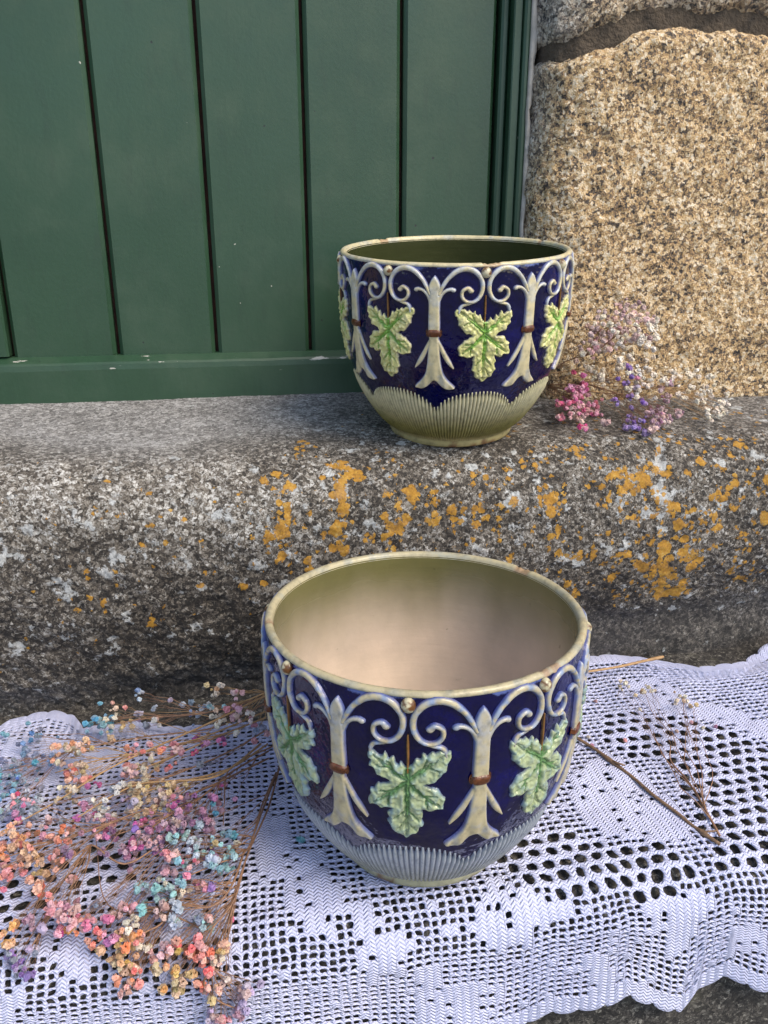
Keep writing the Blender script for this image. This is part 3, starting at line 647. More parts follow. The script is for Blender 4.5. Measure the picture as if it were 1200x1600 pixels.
        return h, c, (s+3.5)/9
    def f_band(X, Y):
        s = 1-np.sqrt((X/30.0)**3.0*np.sign(X)+(np.abs(Y-501)/17.0)**2.4)**0.9
        n = fbm(np.stack([X, Y, np.zeros_like(X)], -1)*0.001, 60, 3, seed+61)
        h = 0.0034+0.0026*round_h(s); h = np.where(s < 0, -0.0008+0.0*h, h)
        c = np.zeros(X.shape+(3,))+np.array((0.10, 0.035, 0.012)); return np.where(s < -0.02, 0.001, h), c, s+0.25
    def f_stem(X, Y):
        s = seg_field(X, Y, [(0, 330, 3.0), (0, 372, 5.5), (1, 420, 5), (0, 470, 4.5)]); c = lerp3((0.22, 0.11, 0.03), (0.04, 0.02, 0.02), sstep(0.5, 0.0, s))
        return 0.0026*round_h(s), c, s+0.4
    me_col = patch_mesh('column', -116, 117, 224, 766, 2.6, f_col)
    me_scr = patch_mesh('scroll', 4, 230, 186, 428, 2.2, f_scr)
    me_scl = patch_mesh('scroll', -230, -3, 186, 428, 2.2, lambda X, Y: f_scr(-X, Y))
    me_leaf = patch_mesh('leaf', -140, 142, 384, 732, 2.2, f_leaf)
    me_leaf2 = patch_mesh('leaf', -140, 142, 384, 732, 2.2, lambda X, Y: f_leaf(-X*0.98+4, Y*1.0-3))
    me_band = patch_mesh('band', -44, 45, 474, 528, 2.0, f_band)
    me_stem = patch_mesh('leaf_stem', -9, 10, 322, 478, 1.5, f_stem)
    # bead
    nb_ = 16; V = []; C = []
    for j in range(11):
        th = math.pi*0.5*j/10*1.15
        for i in range(nb_):
            a = 2*math.pi*i/nb_; q = math.sin(th); hx = 23*q*math.cos(a); hy = 23*q*math.sin(a)
            V.append(surf(np.array(np.radians(hx/223*22.5)), np.array(yz(220+hy)), np.array(0.0058*math.cos(th)+0.0002)))
            sp_ = sstep(0.0, 0.35, fbm(np.array([[hx, hy, seed*9.0]])*0.001, 70, 3, seed+66)+0.18)[0]
            C.append(np.array((0.55, 0.50, 0.33))*(1-sp_)+np.array((0.14, 0.06, 0.02))*sp_)
    me_bead = mesh_np('bead', np.array(V), grid_faces(11, nb_, wrap=True)[:, ::-1], dict(col=np.array(C)))
    # fluted dome, 24 ribs with rounded tops under every leaf
    nr = 22; sub = 8; TH = np.linspace(-22.5, 22.5, nr*sub+1); ZZ = np.arange(0.0105, 0.0925, 0.0009); T, Z = np.meshgrid(TH, ZZ)
    u = (T+22.5)/45*nr; rc = (np.floor(np.clip(u, 0, nr-1e-6))+0.5)/nr*45-22.5; uu = (u-np.floor(np.clip(u, 0, nr-1e-6)))-0.5
    zt = 0.0515+0.0360*np.sqrt(np.clip(1-(np.abs(rc)/23.5)**2.2, 0, 1))+0.0006*np.sin(rc*9)
    below = (zt-Z)/0.0115                                  # ribs taper into fingers towards the top
    wrib = np.clip(0.16+0.36*sstep(0, 1.0, below), 0.02, 0.5)
    prof_ = np.sqrt(np.clip(1-(uu/wrib)**2, 0, 1)); inside = (zt-Z) > -0.0005
    tip = sstep(0, 0.0022, zt-Z); fadeb = sstep(0.012, 0.022, Z)
    solid = sstep(0.4, 1.05, below)
    h = -0.0004+0.0007*solid+0.0027*prof_*tip*(0.35+0.65*fadeb)
    h = np.where(inside, h, -0.0008)
    gz = sstep(0.072, 0.026, Z); gb = sstep(0.020, 0.0125, Z)
    c = lerp3(pal['flute'], pal['fluteolive'], gz); c = lerp3(c, pal['foot'], gb)
    groove = sstep(0.75, 0.1, prof_)*(0.35+0.5*sstep(0.035, 0.07, Z)); c = lerp3(c, pal['groove'], np.clip(groove, 0, 1))
    Q = surf(np.radians(T), Z, h)
    k = (Z[:-1, :-1] < zt[:-1, :-1]+0.0012)
    V, F, at_ = compact(Q.reshape(-1, 3), grid_faces(*T.shape, keep=k), dict(col=c.reshape(-1, 3)))
    me_dome = mesh_np('fluted_dome', V, F, at_)
    for k in range(8):
        pc = phi0+k*math.pi/4; pl = pc+math.pi/8
        co = P('column', me_col, M['glz'], pc)
        bd = P('band', me_band, M['brown'], 0, co)
        P('scroll', me_scr, M['glz'], pc); P('scroll', me_scl, M['glz'], pc)
        lf = P('leaf', me_leaf if k % 2 else me_leaf2, M['glz'], pl); P('leaf_stem', me_stem, M['glz'], 0, lf)
        P('bead', me_bead, M['glz'], pl); P('fluted_dome', me_dome, M['flute'], pl)
    return root

PAL_UP = dict(cream=(0.60, 0.52, 0.31), bluewhite=(0.50, 0.53, 0.54), rimblue=(0.46, 0.48, 0.46), foot=(0.40, 0.33, 0.15), leaf=(0.58, 0.56, 0.22), leafedge=(0.72, 0.66, 0.37), vein=(0.17, 0.40, 0.045),
              flute=(0.60, 0.55, 0.34), fluteolive=(0.24, 0.21, 0.060), groove=(0.15, 0.14, 0.06), bisque=(0.36, 0.29, 0.19), olive=(0.042, 0.048, 0.018), glz0=0.02, glz1=0.08)
PAL_LO = dict(cream=(0.46, 0.40, 0.25), bluewhite=(0.27, 0.33, 0.45), rimblue=(0.32, 0.34, 0.30), foot=(0.40, 0.38, 0.24), leaf=(0.36, 0.42, 0.24), leafedge=(0.22, 0.33, 0.36), vein=(0.08, 0.20, 0.06),
              flute=(0.33, 0.36, 0.40), fluteolive=(0.28, 0.29, 0.22), groove=(0.10, 0.13, 0.24), bisque=(0.60, 0.50, 0.41), olive=(0.14, 0.13, 0.05), glz0=0.125, glz1=0.225)
up_xy = (0.271, 1.018)
jardiniere('cobalt blue majolica planter with vine leaves standing on the granite door sill', (up_xy[0], up_xy[1], sill_top_z(up_xy[1])-0.0008), (R_(6.0), R_(-1.7), 0), math.atan2(-up_xy[0], up_xy[1])+R_(-8.5), PAL_UP, 3, (0.94, 0.94, 1.005))
lo_xy = (0.151, 0.640)
jardiniere('cobalt blue majolica planter with vine leaves standing on the white lace cloth', (lo_xy[0], lo_xy[1], ZS+0.0042), (R_(-0.3), 0, 0), math.atan2(-lo_xy[0], lo_xy[1])+R_(18.3), PAL_LO, 8, (0.97, 0.97, 1.055))

# ------------------------------------------------------------------ crochet lace cloth
CW, CH = 0.0083, 0.0078
YB = 0.922                                        # back edge of the cloth
LFLAT = YB-YE; LARC = RE*math.pi/2
def cloth_base(b):                                # arc length from the back edge -> Y, Z, normal
    t = np.clip((b-LFLAT)/RE, 0, math.pi/2); hang = np.clip(b-LFLAT-LARC, 0, None)
    Y = np.where(b < LFLAT, YB-b, YE-RE*np.sin(t)); Z = np.where(b < LFLAT, ZS, ZS-RE+RE*np.cos(t)-hang)
    return Y, Z, -np.sin(t), np.cos(t)
hem_pts = []
for hx, hy in [(-300, 1700), (0, 1690), (300, 1660), (560, 1625), (680, 1612), (780, 1604), (812, 1597), (850, 1578), (900, 1570), (945, 1558), (972, 1541), (1010, 1553), (1040, 1566), (1060, 1570), (1078, 1556), (1092, 1540), (1120, 1525), (1135, 1516), (1165, 1527), (1200, 1532), (1260, 1548), (1330, 1530), (1420, 1550)]:
    q = onY(hx, hy, YE-RE-0.006); hem_pts.append((q[0], LFLAT+LARC+(ZS-RE-q[2])))
hem_pts = np.array(hem_pts)
def hem(x): return np.interp(x, hem_pts[:, 0], hem_pts[:, 1])
bk_pts = []
for bx, by in [(-200, 1140), (-60, 1130), (-10, 1142), (12, 1128), (45, 1118), (80, 1113), (112, 1122), (128, 1140), (160, 1136), (210, 1130), (260, 1138), (420, 1132), (700, 1090), (905, 1030), (960, 1025), (1010, 1030), (1060, 1040), (1090, 1047), (1120, 1043), (1150, 1040), (1180, 1030), (1220, 1012), (1300, 1010), (1400, 1020)]:
    q = onZ(bx, by, ZS+0.004); bk_pts.append((q[0], YB-q[1]))
bk_pts = np.array(bk_pts)
def cloth_pt(A, B, H):
    P3 = np.stack([A, B, np.zeros_like(A)], -1)
    hm = hem(A); b0 = np.interp(A, bk_pts[:, 0], bk_pts[:, 1])
    nb = NROW*CH
    wF = sstep(nb-22*CH, nb, B); wB = 1-sstep(0, 10*CH, B)
    b = B+(hm-nb)*wF+b0*wB
    x = A+0.0035*fbm(P3, 9, 2, 201)+0.0012*fbm(P3, 40, 2, 203)
    b = b+0.0035*fbm(P3, 8, 2, 205)*(1-wB)+0.0010*fbm(P3, 45, 2, 207)
    Y, Z, ny, nz = cloth_base(b)
    hang = sstep(LFLAT, LFLAT+LARC+0.05, b)
    calm = 1-np.exp(-(np.hypot(x-lo_xy[0], Y-lo_xy[1])/0.105)**6)
    wr = 0.0030*np.abs(fbm(P3, 13, 3, 211))*1.6+0.0012*fbm(P3, 42, 2, 213)+0.001
    ridge = 0.008*np.exp(-((x-0.72-0.5*(Y-0.85))/0.03)**2)*(Y > 0.6)+0.010*np.exp(-((Y-0.905)/0.02)**2)*sstep(0.62, 0.75, x)
    off = 0.0022+calm*(wr*(1-0.3*hang)+ridge*(1-hang))+hang*(0.004+0.0065*np.sin(x*41+1.0+0.6*np.sin(x*13))*sstep(0.0, 0.13, b-LFLAT-LARC)+0.005*sstep(0, 0.13, b-LFLAT-LARC))
    off = off+H
    return np.stack([x, Y+ny*off, Z+nz*off], -1)
A0, A1 = -0.62, 1.06
NCOL = int((A1-A0)/CW); NROW = int(round(0.535/CH))
ci, cj = np.meshgrid(np.arange(NCOL), np.arange(NROW), indexing='xy')
cent = cloth_pt(A0+(ci+0.5)*CW, (cj+0.5)*CH, np.zeros(ci.shape)); qx, qy = project(cent)
def inpoly(poly): return poly_sdf(qx, qy, poly) > 0
def c5(pts): return [(780+x*0.375, 1000+y*0.375) for x, y in pts]
def c3(pts): return [(x*0.375, 1050+y*0.375) for x, y in pts]
def c8(pts): return [(350+x*0.458, 1250+y*0.458) for x, y in pts]
bigz = np.zeros(ci.shape, bool); solz = np.zeros(ci.shape, bool)
for pl in [c5([(380, 360), (480, 270), (560, 290), (720, 310), (900, 340), (1060, 420), (1400, 560), (1400, 960), (1100, 980), (960, 990), (880, 960), (830, 830), (780, 700), (720, 640), (690, 500), (560, 500), (400, 420)]),
           c5([(-60, 960), (0, 860), (100, 810), (300, 790), (420, 820), (560, 840), (700, 820), (830, 940), (790, 1070), (700, 1090), (560, 1120), (470, 1050), (300, 1090), (220, 1100), (150, 1040), (60, 990)]),
           c3([(-300, 820), (0, 740), (330, 700), (540, 630), (590, 740), (620, 850), (400, 890), (280, 950), (140, 1020), (-100, 1080)])]: bigz |= inpoly(pl)
for pl in [c5([(300, 560), (440, 460), (540, 520), (680, 640), (770, 740), (820, 830), (640, 850), (540, 830), (420, 800), (300, 700)]), c5([(520, 190), (640, 150), (830, 250), (1060, 310), (1200, 400), (1060, 410), (880, 335), (620, 290)]),
           c5([(570, 1120), (700, 1095), (780, 1090), (840, 1000), (900, 1100), (820, 1150), (800, 1290), (690, 1330), (660, 1280), (650, 1180)]), c5([(-60, 990), (60, 1000), (200, 1100), (300, 1110), (450, 1130), (300, 1150), (200, 1180), (130, 1250), (-20, 1290), (-120, 1200)]),
           c5([(960, 1200), (1100, 1180), (1120, 1300), (960, 1310)]), c5([(330, 1320), (420, 1300), (500, 1400), (600, 1420), (700, 1500), (440, 1480)]),
           c8([(190, 170), (330, 175), (400, 330), (380, 460), (240, 440), (200, 300)]), c8([(430, 350), (520, 365), (520, 640), (440, 520)]), c8([(530, 450), (650, 470), (610, 600), (530, 590)]), c8([(640, 560), (740, 560), (745, 640), (850, 620), (950, 640), (930, 730), (840, 790), (650, 790)]),
           c8([(900, 420), (1000, 300), (1100, 300), (1120, 420), (1040, 500), (960, 480)]), c3([(400, 890), (620, 860), (900, 960), (960, 1020), (880, 1120), (640, 1120), (560, 1000), (430, 960)]), c3([(1040, 590), (1200, 600), (1210, 880), (1100, 850), (1030, 700)]),
           c3([(150, 1060), (330, 1090), (420, 1210), (340, 1300), (180, 1180)]), c3([(0, 280), (250, 280), (500, 330), (420, 420), (150, 480), (0, 420)]), c3([(-50, 1400), (100, 1280), (60, 1500), (-60, 1560)])]: solz |= inpoly(pl)
solz &= ~bigz
hole = np.ones(ci.shape, bool)
rnd = rng.random(ci.shape)
hole[solz] = rnd[solz] < 0.10
stripe = solz & ((ci % 5) == 2) & (rnd < 0.34); hole[stripe] = True
hole[(~solz) & (~bigz) & (rnd < 0.05)] = False
hole[:2] = False; hole[-2:] = False
# wide meshes, two by two, staggered like bricks
used = np.zeros(ci.shape, bool); bigs = []
for j in range(2, NROW-3, 2):
    for i in range(1+(j//2) % 2, NCOL-2, 2):
        if bigz[j:j+2, i:i+2].all() and not used[j:j+2, i:i+2].any():
            used[j:j+2, i:i+2] = True; bigs.append((i, j))
NS = 12
def square_ring(n, w, h):                         # points along the border of a w x h rectangle
    out = []
    for k in range(n):
        t = (k/n)*4; s = int(t); f = t-s
        out.append([(-1+2*f, -1), (1, -1+2*f), (1-2*f, 1), (-1, 1-2*f)][s])
    return np.array(out)*[w/2, h/2]
def hole_template(n, w, h, hw, hh, pw):
    r0 = square_ring(n, w, h); ang = np.arctan2(r0[:, 1]/h, r0[:, 0]/w)
    ca, sa = np.cos(ang), np.sin(ang); k = (np.abs(ca)**pw+np.abs(sa)**pw)**(-1/pw)
    e = np.stack([ca*k*hw/2, sa*k*hh/2], 1)
    rings = [(r0, 0.0011), (0.45*r0+0.55*e, 0.0009), (e, 0.0001), (e*1.05, -0.0010)]
    V = np.concatenate([np.c_[q, np.full(n, z)] for q, z in rings]); F = grid_faces(4, n, wrap=True)
    edge = np.concatenate([np.full(n, v) for v in (0.0, 0.55, 1.0, 1.0)])
    return V, F, edge
Vs, Fs, UVs = [], [], []; nv = 0
def stamp(cx, cy, tV, tF, edge, jit, shear=None):
    global nv
    m = len(cx); V = np.repeat(tV[None], m, 0).astype(float)
    if jit > 0:
        sc_ = 1+rng.uniform(-0.20, 0.16, (m, 1)); sy_ = 1+rng.uniform(-0.22, 0.18, (m, 1)); ox = rng.uniform(-1, 1, (m, 1))*jit; oy = rng.uniform(-1, 1, (m, 1))*jit
        sh = rng.uniform(-0.35, 0.35, (m, 1))
        e = edge[None]
        x, y = V[..., 0].copy(), V[..., 1].copy()
        V[..., 0] = x*(1+(sc_-1)*e)+ox*e+sh*y*e; V[..., 1] = y*(1+(sy_-1)*e)+oy*e
        V[..., :2] += rng.normal(0, jit*0.36, V[..., :2].shape)*(e > 0.9)[..., None]; V[..., 2] += rng.normal(0, 0.00028, V[..., 2].shape)*(e > 0.1)
    A = cx[:, None]+V[..., 0]; B = cy[:, None]+V[..., 1]
    P = cloth_pt(A, B, V[..., 2]); Vs.append(P.reshape(-1, 3)); UVs.append(np.stack([(A-A0)/CW, B/CH], -1).reshape(-1, 2))
    Fs.append((tF[None]+(np.arange(m)*len(tV))[:, None, None]+nv).reshape(-1, 4)); nv += m*len(tV)
small = hole & ~used
tV, tF, te = hole_template(NS, CW, CH, CW*0.64, CH*0.66, 4.0)
stamp((A0+(ci+0.5)*CW)[small], ((cj+0.5)*CH)[small], tV, tF, te, 0.0007)
bi = np.array(bigs); tV, tF, te = hole_template(16, 2*CW, 2*CH, 2*CW*0.66, 2*CH*0.70, 2.4)
stamp(A0+(bi[:, 0]+1)*CW, (bi[:, 1]+1)*CH, tV, tF, te, 0.0011)
full = ~hole & ~used
gx, gy = np.meshgrid(np.linspace(-0.5, 0.5, 7), np.linspace(-0.5, 0.5, 5))
hh = 0.0011-0.0005*np.abs(2*gx)**2.5-0.0002*np.exp(-(gx/0.12)**2)
tVf = np.stack([gx*CW, gy*CH, hh], -1).reshape(-1, 3)
stamp((A0+(ci+0.5)*CW)[full], ((cj+0.5)*CH)[full], tVf, grid_faces(5, 7), None, 0)
# picot scallops along both long edges
def scallop(rowB, sgn, n):
    w = CW*3; A = A0+np.arange(int((A1-A0)/w))*w+w/2
    gx, gy = np.meshgrid(np.linspace(-0.5, 0.5, 9), np.linspace(0, 1, 4))
    arch = np.sqrt(np.clip(1-(2*gx)**2, 0, 1))*0.85+0.15
    tv = np.stack([gx*w, sgn*gy*arch*0.006, 0.0008-0.0014*gy**2], -1).reshape(-1, 3)
    F = grid_faces(4, 9); F = F if sgn > 0 else F[:, ::-1]
    stamp(A, np.full(len(A), rowB), tv, F, None, 0)
scallop(NROW*CH, 1, 0); scallop(0.0, -1, 0)
lace = obj('lace_cloth', mesh_np('lace_cloth', np.concatenate(Vs), np.concatenate(Fs)[:, ::-1], uv=np.concatenate(UVs)), M['lace'])
tag(lace, 'white crocheted lace runner with open holes draped over the dark step', 'lace cloth')

# ------------------------------------------------------------------ dried baby's breath
def cloth_height(P):
    Y, z = P[1], P[2]
    if Y >= YE: return z-ZS-0.004
    if z >= ZS-RE: return math.hypot(Y-YE, z-(ZS-RE))-RE-0.008
    return (YE-RE)-Y-0.012
def on_cloth(px_, py_, h):
    d = ray(px_, py_); t = 0.25
    while t < 1.6:
        P = CP+d*t
        if cloth_height(P) < h: return P
        t += 0.002
    return CP+d*t
def on_sill(px_, py_, h):
    d = ray(px_, py_); t = 0.6
    while t < 2.0:
        P = CP+d*t
        if P[2]-sill_top_z(P[1]) < h or P[1] > 1.095-h*0.25: return P
        t += 0.002
    return CP+d*t
def head_mesh(seed, nu=11, nv=7, amp=0.34):
    r = np.random.default_rng(seed); V, F, T = [], [], []
    for j in range(nv+1):
        th = math.pi*(0.06+0.88*j/nv)
        for i in range(nu):
            ph = 2*math.pi*(i+0.5*(j % 2))/nu+r.uniform(-0.16, 0.16); t2 = th+r.uniform(-0.12, 0.12)
            rad = 1.0-amp*(0.5 if (i+j) % 2 else 0.0)-r.uniform(0, amp)+0.10*math.sin(3*ph+seed)
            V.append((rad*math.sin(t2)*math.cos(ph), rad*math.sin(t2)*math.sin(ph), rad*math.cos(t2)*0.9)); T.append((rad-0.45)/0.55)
    for j in range(nv):
        for i in range(nu):
            a, b, c, d = j*nu+i, j*nu+(i+1) % nu, (j+1)*nu+(i+1) % nu, (j+1)*nu+i
            F.append((a, b, c, d))
    F = np.array(F)
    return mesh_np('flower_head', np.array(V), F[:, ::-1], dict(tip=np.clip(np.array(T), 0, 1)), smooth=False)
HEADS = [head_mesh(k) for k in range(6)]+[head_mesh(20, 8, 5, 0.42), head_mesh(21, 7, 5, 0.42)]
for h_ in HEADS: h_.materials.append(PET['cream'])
def place_head(P, r, colr, parent, name='flower_head'):
    o = bpy.data.objects.new(name, random.choice(HEADS)); col.objects.link(o)
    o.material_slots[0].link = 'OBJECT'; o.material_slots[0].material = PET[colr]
    o.scale = (r*random.uniform(0.88, 1.12), r*random.uniform(0.88, 1.12), r*random.uniform(0.8, 1.1))
    o.rotation_euler = (random.uniform(-0.9, 0.9), random.uniform(-0.9, 0.9), random.uniform(0, 6.28))
    o.parent = parent; o.location = Vector(P)-Vector(parent.location) if parent else Vector(P)
    return o
def bend(a, b, sag, n=6):
    a, b = np.array(a), np.array(b); L = np.linalg.norm(b-a); o = rng.normal(0, 1, 3); o[2] = abs(o[2])*0.6; o *= sag*L
    return [a+(b-a)*t+o*math.sin(math.pi*t)+rng.normal(0, 0.01*L, 3)*math.sin(math.pi*t) for t in np.linspace(0, 1, n)]
def sprig(label, main, clusters, where, group, rad=(0.0032, 0.0053), stem='reed', mr=0.0011, reach=0.055):
    pts = catmull([where(*m) for m in main], 6)
    root = empty('flower_spray', pts[0], label, 'dried flowers', group)
    mb = MB(); n = len(pts); off = Vector(root.location)
    loc_ = lambda L_: [Vector(p)-off for p in L_]
    mb.tube(loc_(pts), [mr*(1.0-0.55*k/n) for k in range(n)], 6)
    arc_ = np.r_[0, np.cumsum(np.linalg.norm(np.diff(pts, axis=0), axis=1))]
    made = []
    for cx, cy, h, colr, cnt, spx in clusters:
        c = where(cx, cy, h); d = np.linalg.norm(pts-c, axis=1); k0 = int(np.argmin(d+0.25*arc_/max(arc_[-1], .01)*0.2))
        s = max(0.0, arc_[k0]-max(reach, d[k0]*0.9)); k1 = int(np.argmin(np.abs(arc_-s)))
        src = pts[k1]; node = src+(c-src)*0.74
        mb.tube(loc_(bend(src, node, 0.07, 7)), [mr*0.45, mr*0.42, mr*0.38, mr*0.34, mr*0.3, mr*0.28, mr*0.26], 5)
        cols = colr.split(',')
        for q in range(cnt):
            for _try in range(8):
                hx, hy = cx+random.gauss(0, spx), cy+random.gauss(0, spx*0.85)
                hh_ = max(0.003, h+random.gauss(0, 0.006)); P = where(hx, hy, hh_)
                r = random.uniform(*rad)*(0.62 if random.random() < 0.22 else 1.0)
                if all(np.linalg.norm(P-m_) > r*1.25 for m_ in made[-40:]): break
            made.append(P)
            tgt = P-np.array([0, 0, 0.3*r]); st = src+(node-src)*random.uniform(0.55, 1.0) if np.linalg.norm(node-src) > 0.01 else node
            mb.tube(loc_(bend(st, tgt, 0.08, 5)), [mr*0.14, mr*0.135, mr*0.13, mr*0.125, mr*0.12], 4)
            place_head(P, r, random.choice(cols), root)
    obj('stem', mb.mesh('stem'), M[stem], root)
    return root
def L(*pts): return [(x*0.375, 1050+y*0.375, h) for x, y, h in pts]
def K(s_, *cl): return [(x*0.375, 1050+y*0.375, h, c, int(n*1.3+0.5), sp_*0.40) for x, y, h, c, n, sp_ in cl]
G1 = 'dried flower sprays lying on the lace'
W = on_cloth
sprig('spray of turquoise and blue dried flowers at the scalloped corner of the lace', L((1105, 130, .03), (900, 230, .03), (600, 270, .03), (300, 330, .03), (60, 420, .022)),
      K(0, (180, 275, .02, 'slate,blue', 5, 24), (120, 325, .02, 'blue,slate', 7, 34), (100, 400, .022, 'blue,turq,slate', 14, 48), (30, 470, .02, 'turq,blue', 14, 40), (30, 260, .018, 'turq', 2, 10), (85, 540, .02, 'slate,aqua,pale', 9, 40), (-60, 440, .02, 'turq,blue', 8, 40), (190, 370, .02, 'blue,slate', 5, 26), (15, 380, .02, 'slate,blue', 6, 30), (10, 600, .02, 'aqua,slate', 5, 30)), W, G1)
sprig('spray with a bright turquoise tuft against the dark stone below the sill', L((1105, 105, .04), (860, 170, .045), (640, 190, .045), (480, 215, .04)),
      K(0, (412, 195, .035, 'turq', 13, 26), (445, 230, .03, 'turq,aqua', 4, 20), (575, 85, .05, 'white,pale', 3, 12), (572, 75, .055, 'blue', 1, 4), (640, 145, .045, 'pale', 2, 8), (580, 185, .04, 'lilac', 2, 8), (705, 118, .05, 'lilac', 1, 3), (760, 135, .045, 'pale', 1, 3), (812, 160, .045, 'pale,blue', 5, 18), (605, 225, .035, 'slate', 2, 8), (870, 150, .045, 'pale,white', 2, 12), (800, 220, .04, 'blue', 1, 4), (650, 195, .045, 'white,blush', 2, 10)), W, G1)
sprig('spray of pale pink and cream dried flowers beside the planter on the lace', L((1110, 85, .05), (1050, 110, .055), (960, 150, .05), (860, 260, .035)),
      K(0, (900, 62, .065, 'cream,gold', 5, 14), (985, 85, .065, 'pink,blush', 6, 18), (965, 140, .055, 'pink', 4, 14), (1000, 180, .05, 'pink,blush', 9, 22), (920, 200, .045, 'cream', 6, 20), (880, 98, .06, 'cream', 1, 3), (1040, 175, .05, 'ivory', 2, 8), (1075, 230, .04, 'pink,slate', 4, 16), (1060, 290, .035, 'coral', 1, 4), (985, 245, .04, 'cream', 2, 10), (900, 150, .05, 'aqua,gold', 3, 14)), W, G1, stem='straw')
sprig('spray of peach and beige dried flowers among the blue ones on lace', L((1105, 165, .035), (850, 270, .04), (620, 330, .045), (400, 370, .04), (230, 420, .03)),
      K(0, (480, 150, .045, 'peach', 2, 10), (520, 148, .045, 'coral', 1, 4), (490, 225, .04, 'cream,tan', 9, 26), (365, 285, .035, 'orange', 2, 6), (300, 320, .04, 'tan,cream,peach', 9, 26), (320, 310, .045, 'orange,peach', 3, 12), (222, 310, .035, 'peach', 3, 9), (230, 358, .032, 'peach,cream', 3, 12), (265, 382, .03, 'blush', 1, 4), (335, 395, .035, 'peach,tan', 5, 16), (320, 440, .032, 'peach,coral', 11, 28), (355, 440, .032, 'coral', 3, 10), (290, 490, .03, 'cream,tan', 9, 26), (270, 520, .028, 'ivory', 3, 12), (470, 270, .035, 'tan', 3, 14)), W, G1, stem='straw')
sprig('spray of salmon pink dried flowers halfway along the tangled brown stems', L((1108, 190, .03), (880, 280, .04), (700, 360, .045), (540, 420, .04)),
      K(0, (550, 345, .045, 'pink,coral', 6, 18), (545, 400, .04, 'pink,blush', 6, 20), (590, 405, .04, 'cream', 5, 16), (640, 380, .04, 'coral,peach,cream', 6, 22), (740, 315, .045, 'rose,pink', 6, 18), (670, 322, .045, 'coral', 2, 8), (710, 390, .04, 'coral', 3, 10), (830, 270, .04, 'magenta', 2, 8), (812, 340, .035, 'hot', 2, 8), (910, 285, .035, 'hot,magenta', 4, 16), (850, 300, .035, 'magenta', 2, 10), (565, 285, .045, 'peach', 1, 4), (625, 300, .04, 'pink', 2, 8), (512, 435, .035, 'pink', 2, 8), (560, 460, .035, 'tan,cream', 6, 22)), W, G1, stem='straw')
sprig('spray of white and powder blue dried flowers with slate grey buds', L((1112, 240, .03), (960, 330, .035), (720, 430, .045), (500, 500, .04), (360, 580, .035)),
      K(0, (485, 480, .045, 'white,pale', 6, 18), (415, 540, .04, 'white,ivory', 5, 16), (440, 585, .035, 'pale,white', 5, 18), (890, 390, .03, 'slate', 5, 22), (540, 540, .04, 'lilac', 3, 14), (150, 560, .025, 'pale,slate', 7, 30), (350, 550, .035, 'pink,mauve', 3, 12), (610, 470, .04, 'tan', 5, 20), (380, 480, .035, 'magenta', 4, 18), (260, 590, .03, 'slate', 3, 20)), W, G1)
sprig('spray of tan and straw coloured dried flowers in the thick of the tangle', L((1115, 300, .03), (960, 400, .04), (760, 455, .05), (600, 500, .05)),
      K(0, (580, 505, .045, 'tan,cream', 12, 30), (570, 580, .04, 'tan,cream', 8, 26), (700, 470, .05, 'tan', 5, 24), (640, 570, .04, 'gold,tan', 4, 18), (690, 540, .045, 'rose,tan', 6, 26), (720, 505, .05, 'coral,dusty', 5, 24), (625, 520, .045, 'blush,tan', 5, 20)), W, G1, stem='straw')
sprig('spray of deep purple and magenta dried flowers in the middle of the lace bunch', L((1118, 330, .025), (960, 420, .035), (840, 520, .045), (680, 610, .05), (480, 680, .04)),
      K(0, (390, 640, .04, 'mauve,pink,magenta', 13, 32), (460, 690, .035, 'purple,magenta', 7, 24), (412, 605, .04, 'magenta', 2, 8), (565, 640, .045, 'violet,magenta', 5, 14), (640, 640, .045, 'magenta,mauve', 6, 20), (700, 600, .05, 'purple,mauve', 10, 30), (765, 560, .05, 'purple,magenta', 9, 28), (790, 512, .045, 'purple', 3, 10), (880, 522, .04, 'magenta', 2, 7), (930, 478, .035, 'magenta', 2, 6), (975, 527, .03, 'magenta', 1, 4), (830, 610, .045, 'mauve,purple', 8, 26), (865, 640, .04, 'mauve', 4, 18), (560, 715, .035, 'hot,magenta', 5, 16), (510, 745, .035, 'mauve', 6, 22), (600, 700, .04, 'mauve,pink', 8, 26), (650, 720, .04, 'purple,mauve', 8, 26), (545, 785, .03, 'mauve', 4, 18), (780, 650, .045, 'purple', 6, 26), (725, 640, .05, 'mauve,dusty', 6, 24), (850, 760, .035, 'purple', 5, 22), (900, 560, .035, 'turq,mauve', 4, 20), (440, 745, .03, 'purple', 3, 14)), W, G1)
sprig('spray of aqua dried flowers with pink tips beside the purple ones', L((1150, 420, .015), (1090, 560, .03), (1030, 740, .035), (900, 800, .045), (760, 860, .04)),
      K(0, (715, 690, .05, 'aqua', 5, 16), (768, 678, .05, 'aqua', 3, 10), (810, 700, .05, 'aqua,pale', 5, 16), (822, 645, .045, 'aqua,pale', 2, 8), (890, 770, .045, 'aqua,pale', 8, 24), (962, 755, .04, 'aqua', 5, 14), (955, 670, .04, 'aqua,turq', 4, 12), (765, 780, .045, 'aqua,pale', 4, 16), (940, 815, .035, 'aqua', 3, 14), (715, 760, .045, 'pink', 4, 14), (780, 815, .04, 'pink,rose', 8, 24), (690, 810, .04, 'rose,mauve', 5, 20), (900, 715, .04, 'gold,aqua', 3, 12), (985, 715, .035, 'cream', 1, 4), (830, 760, .045, 'pale', 3, 14)), W, G1)
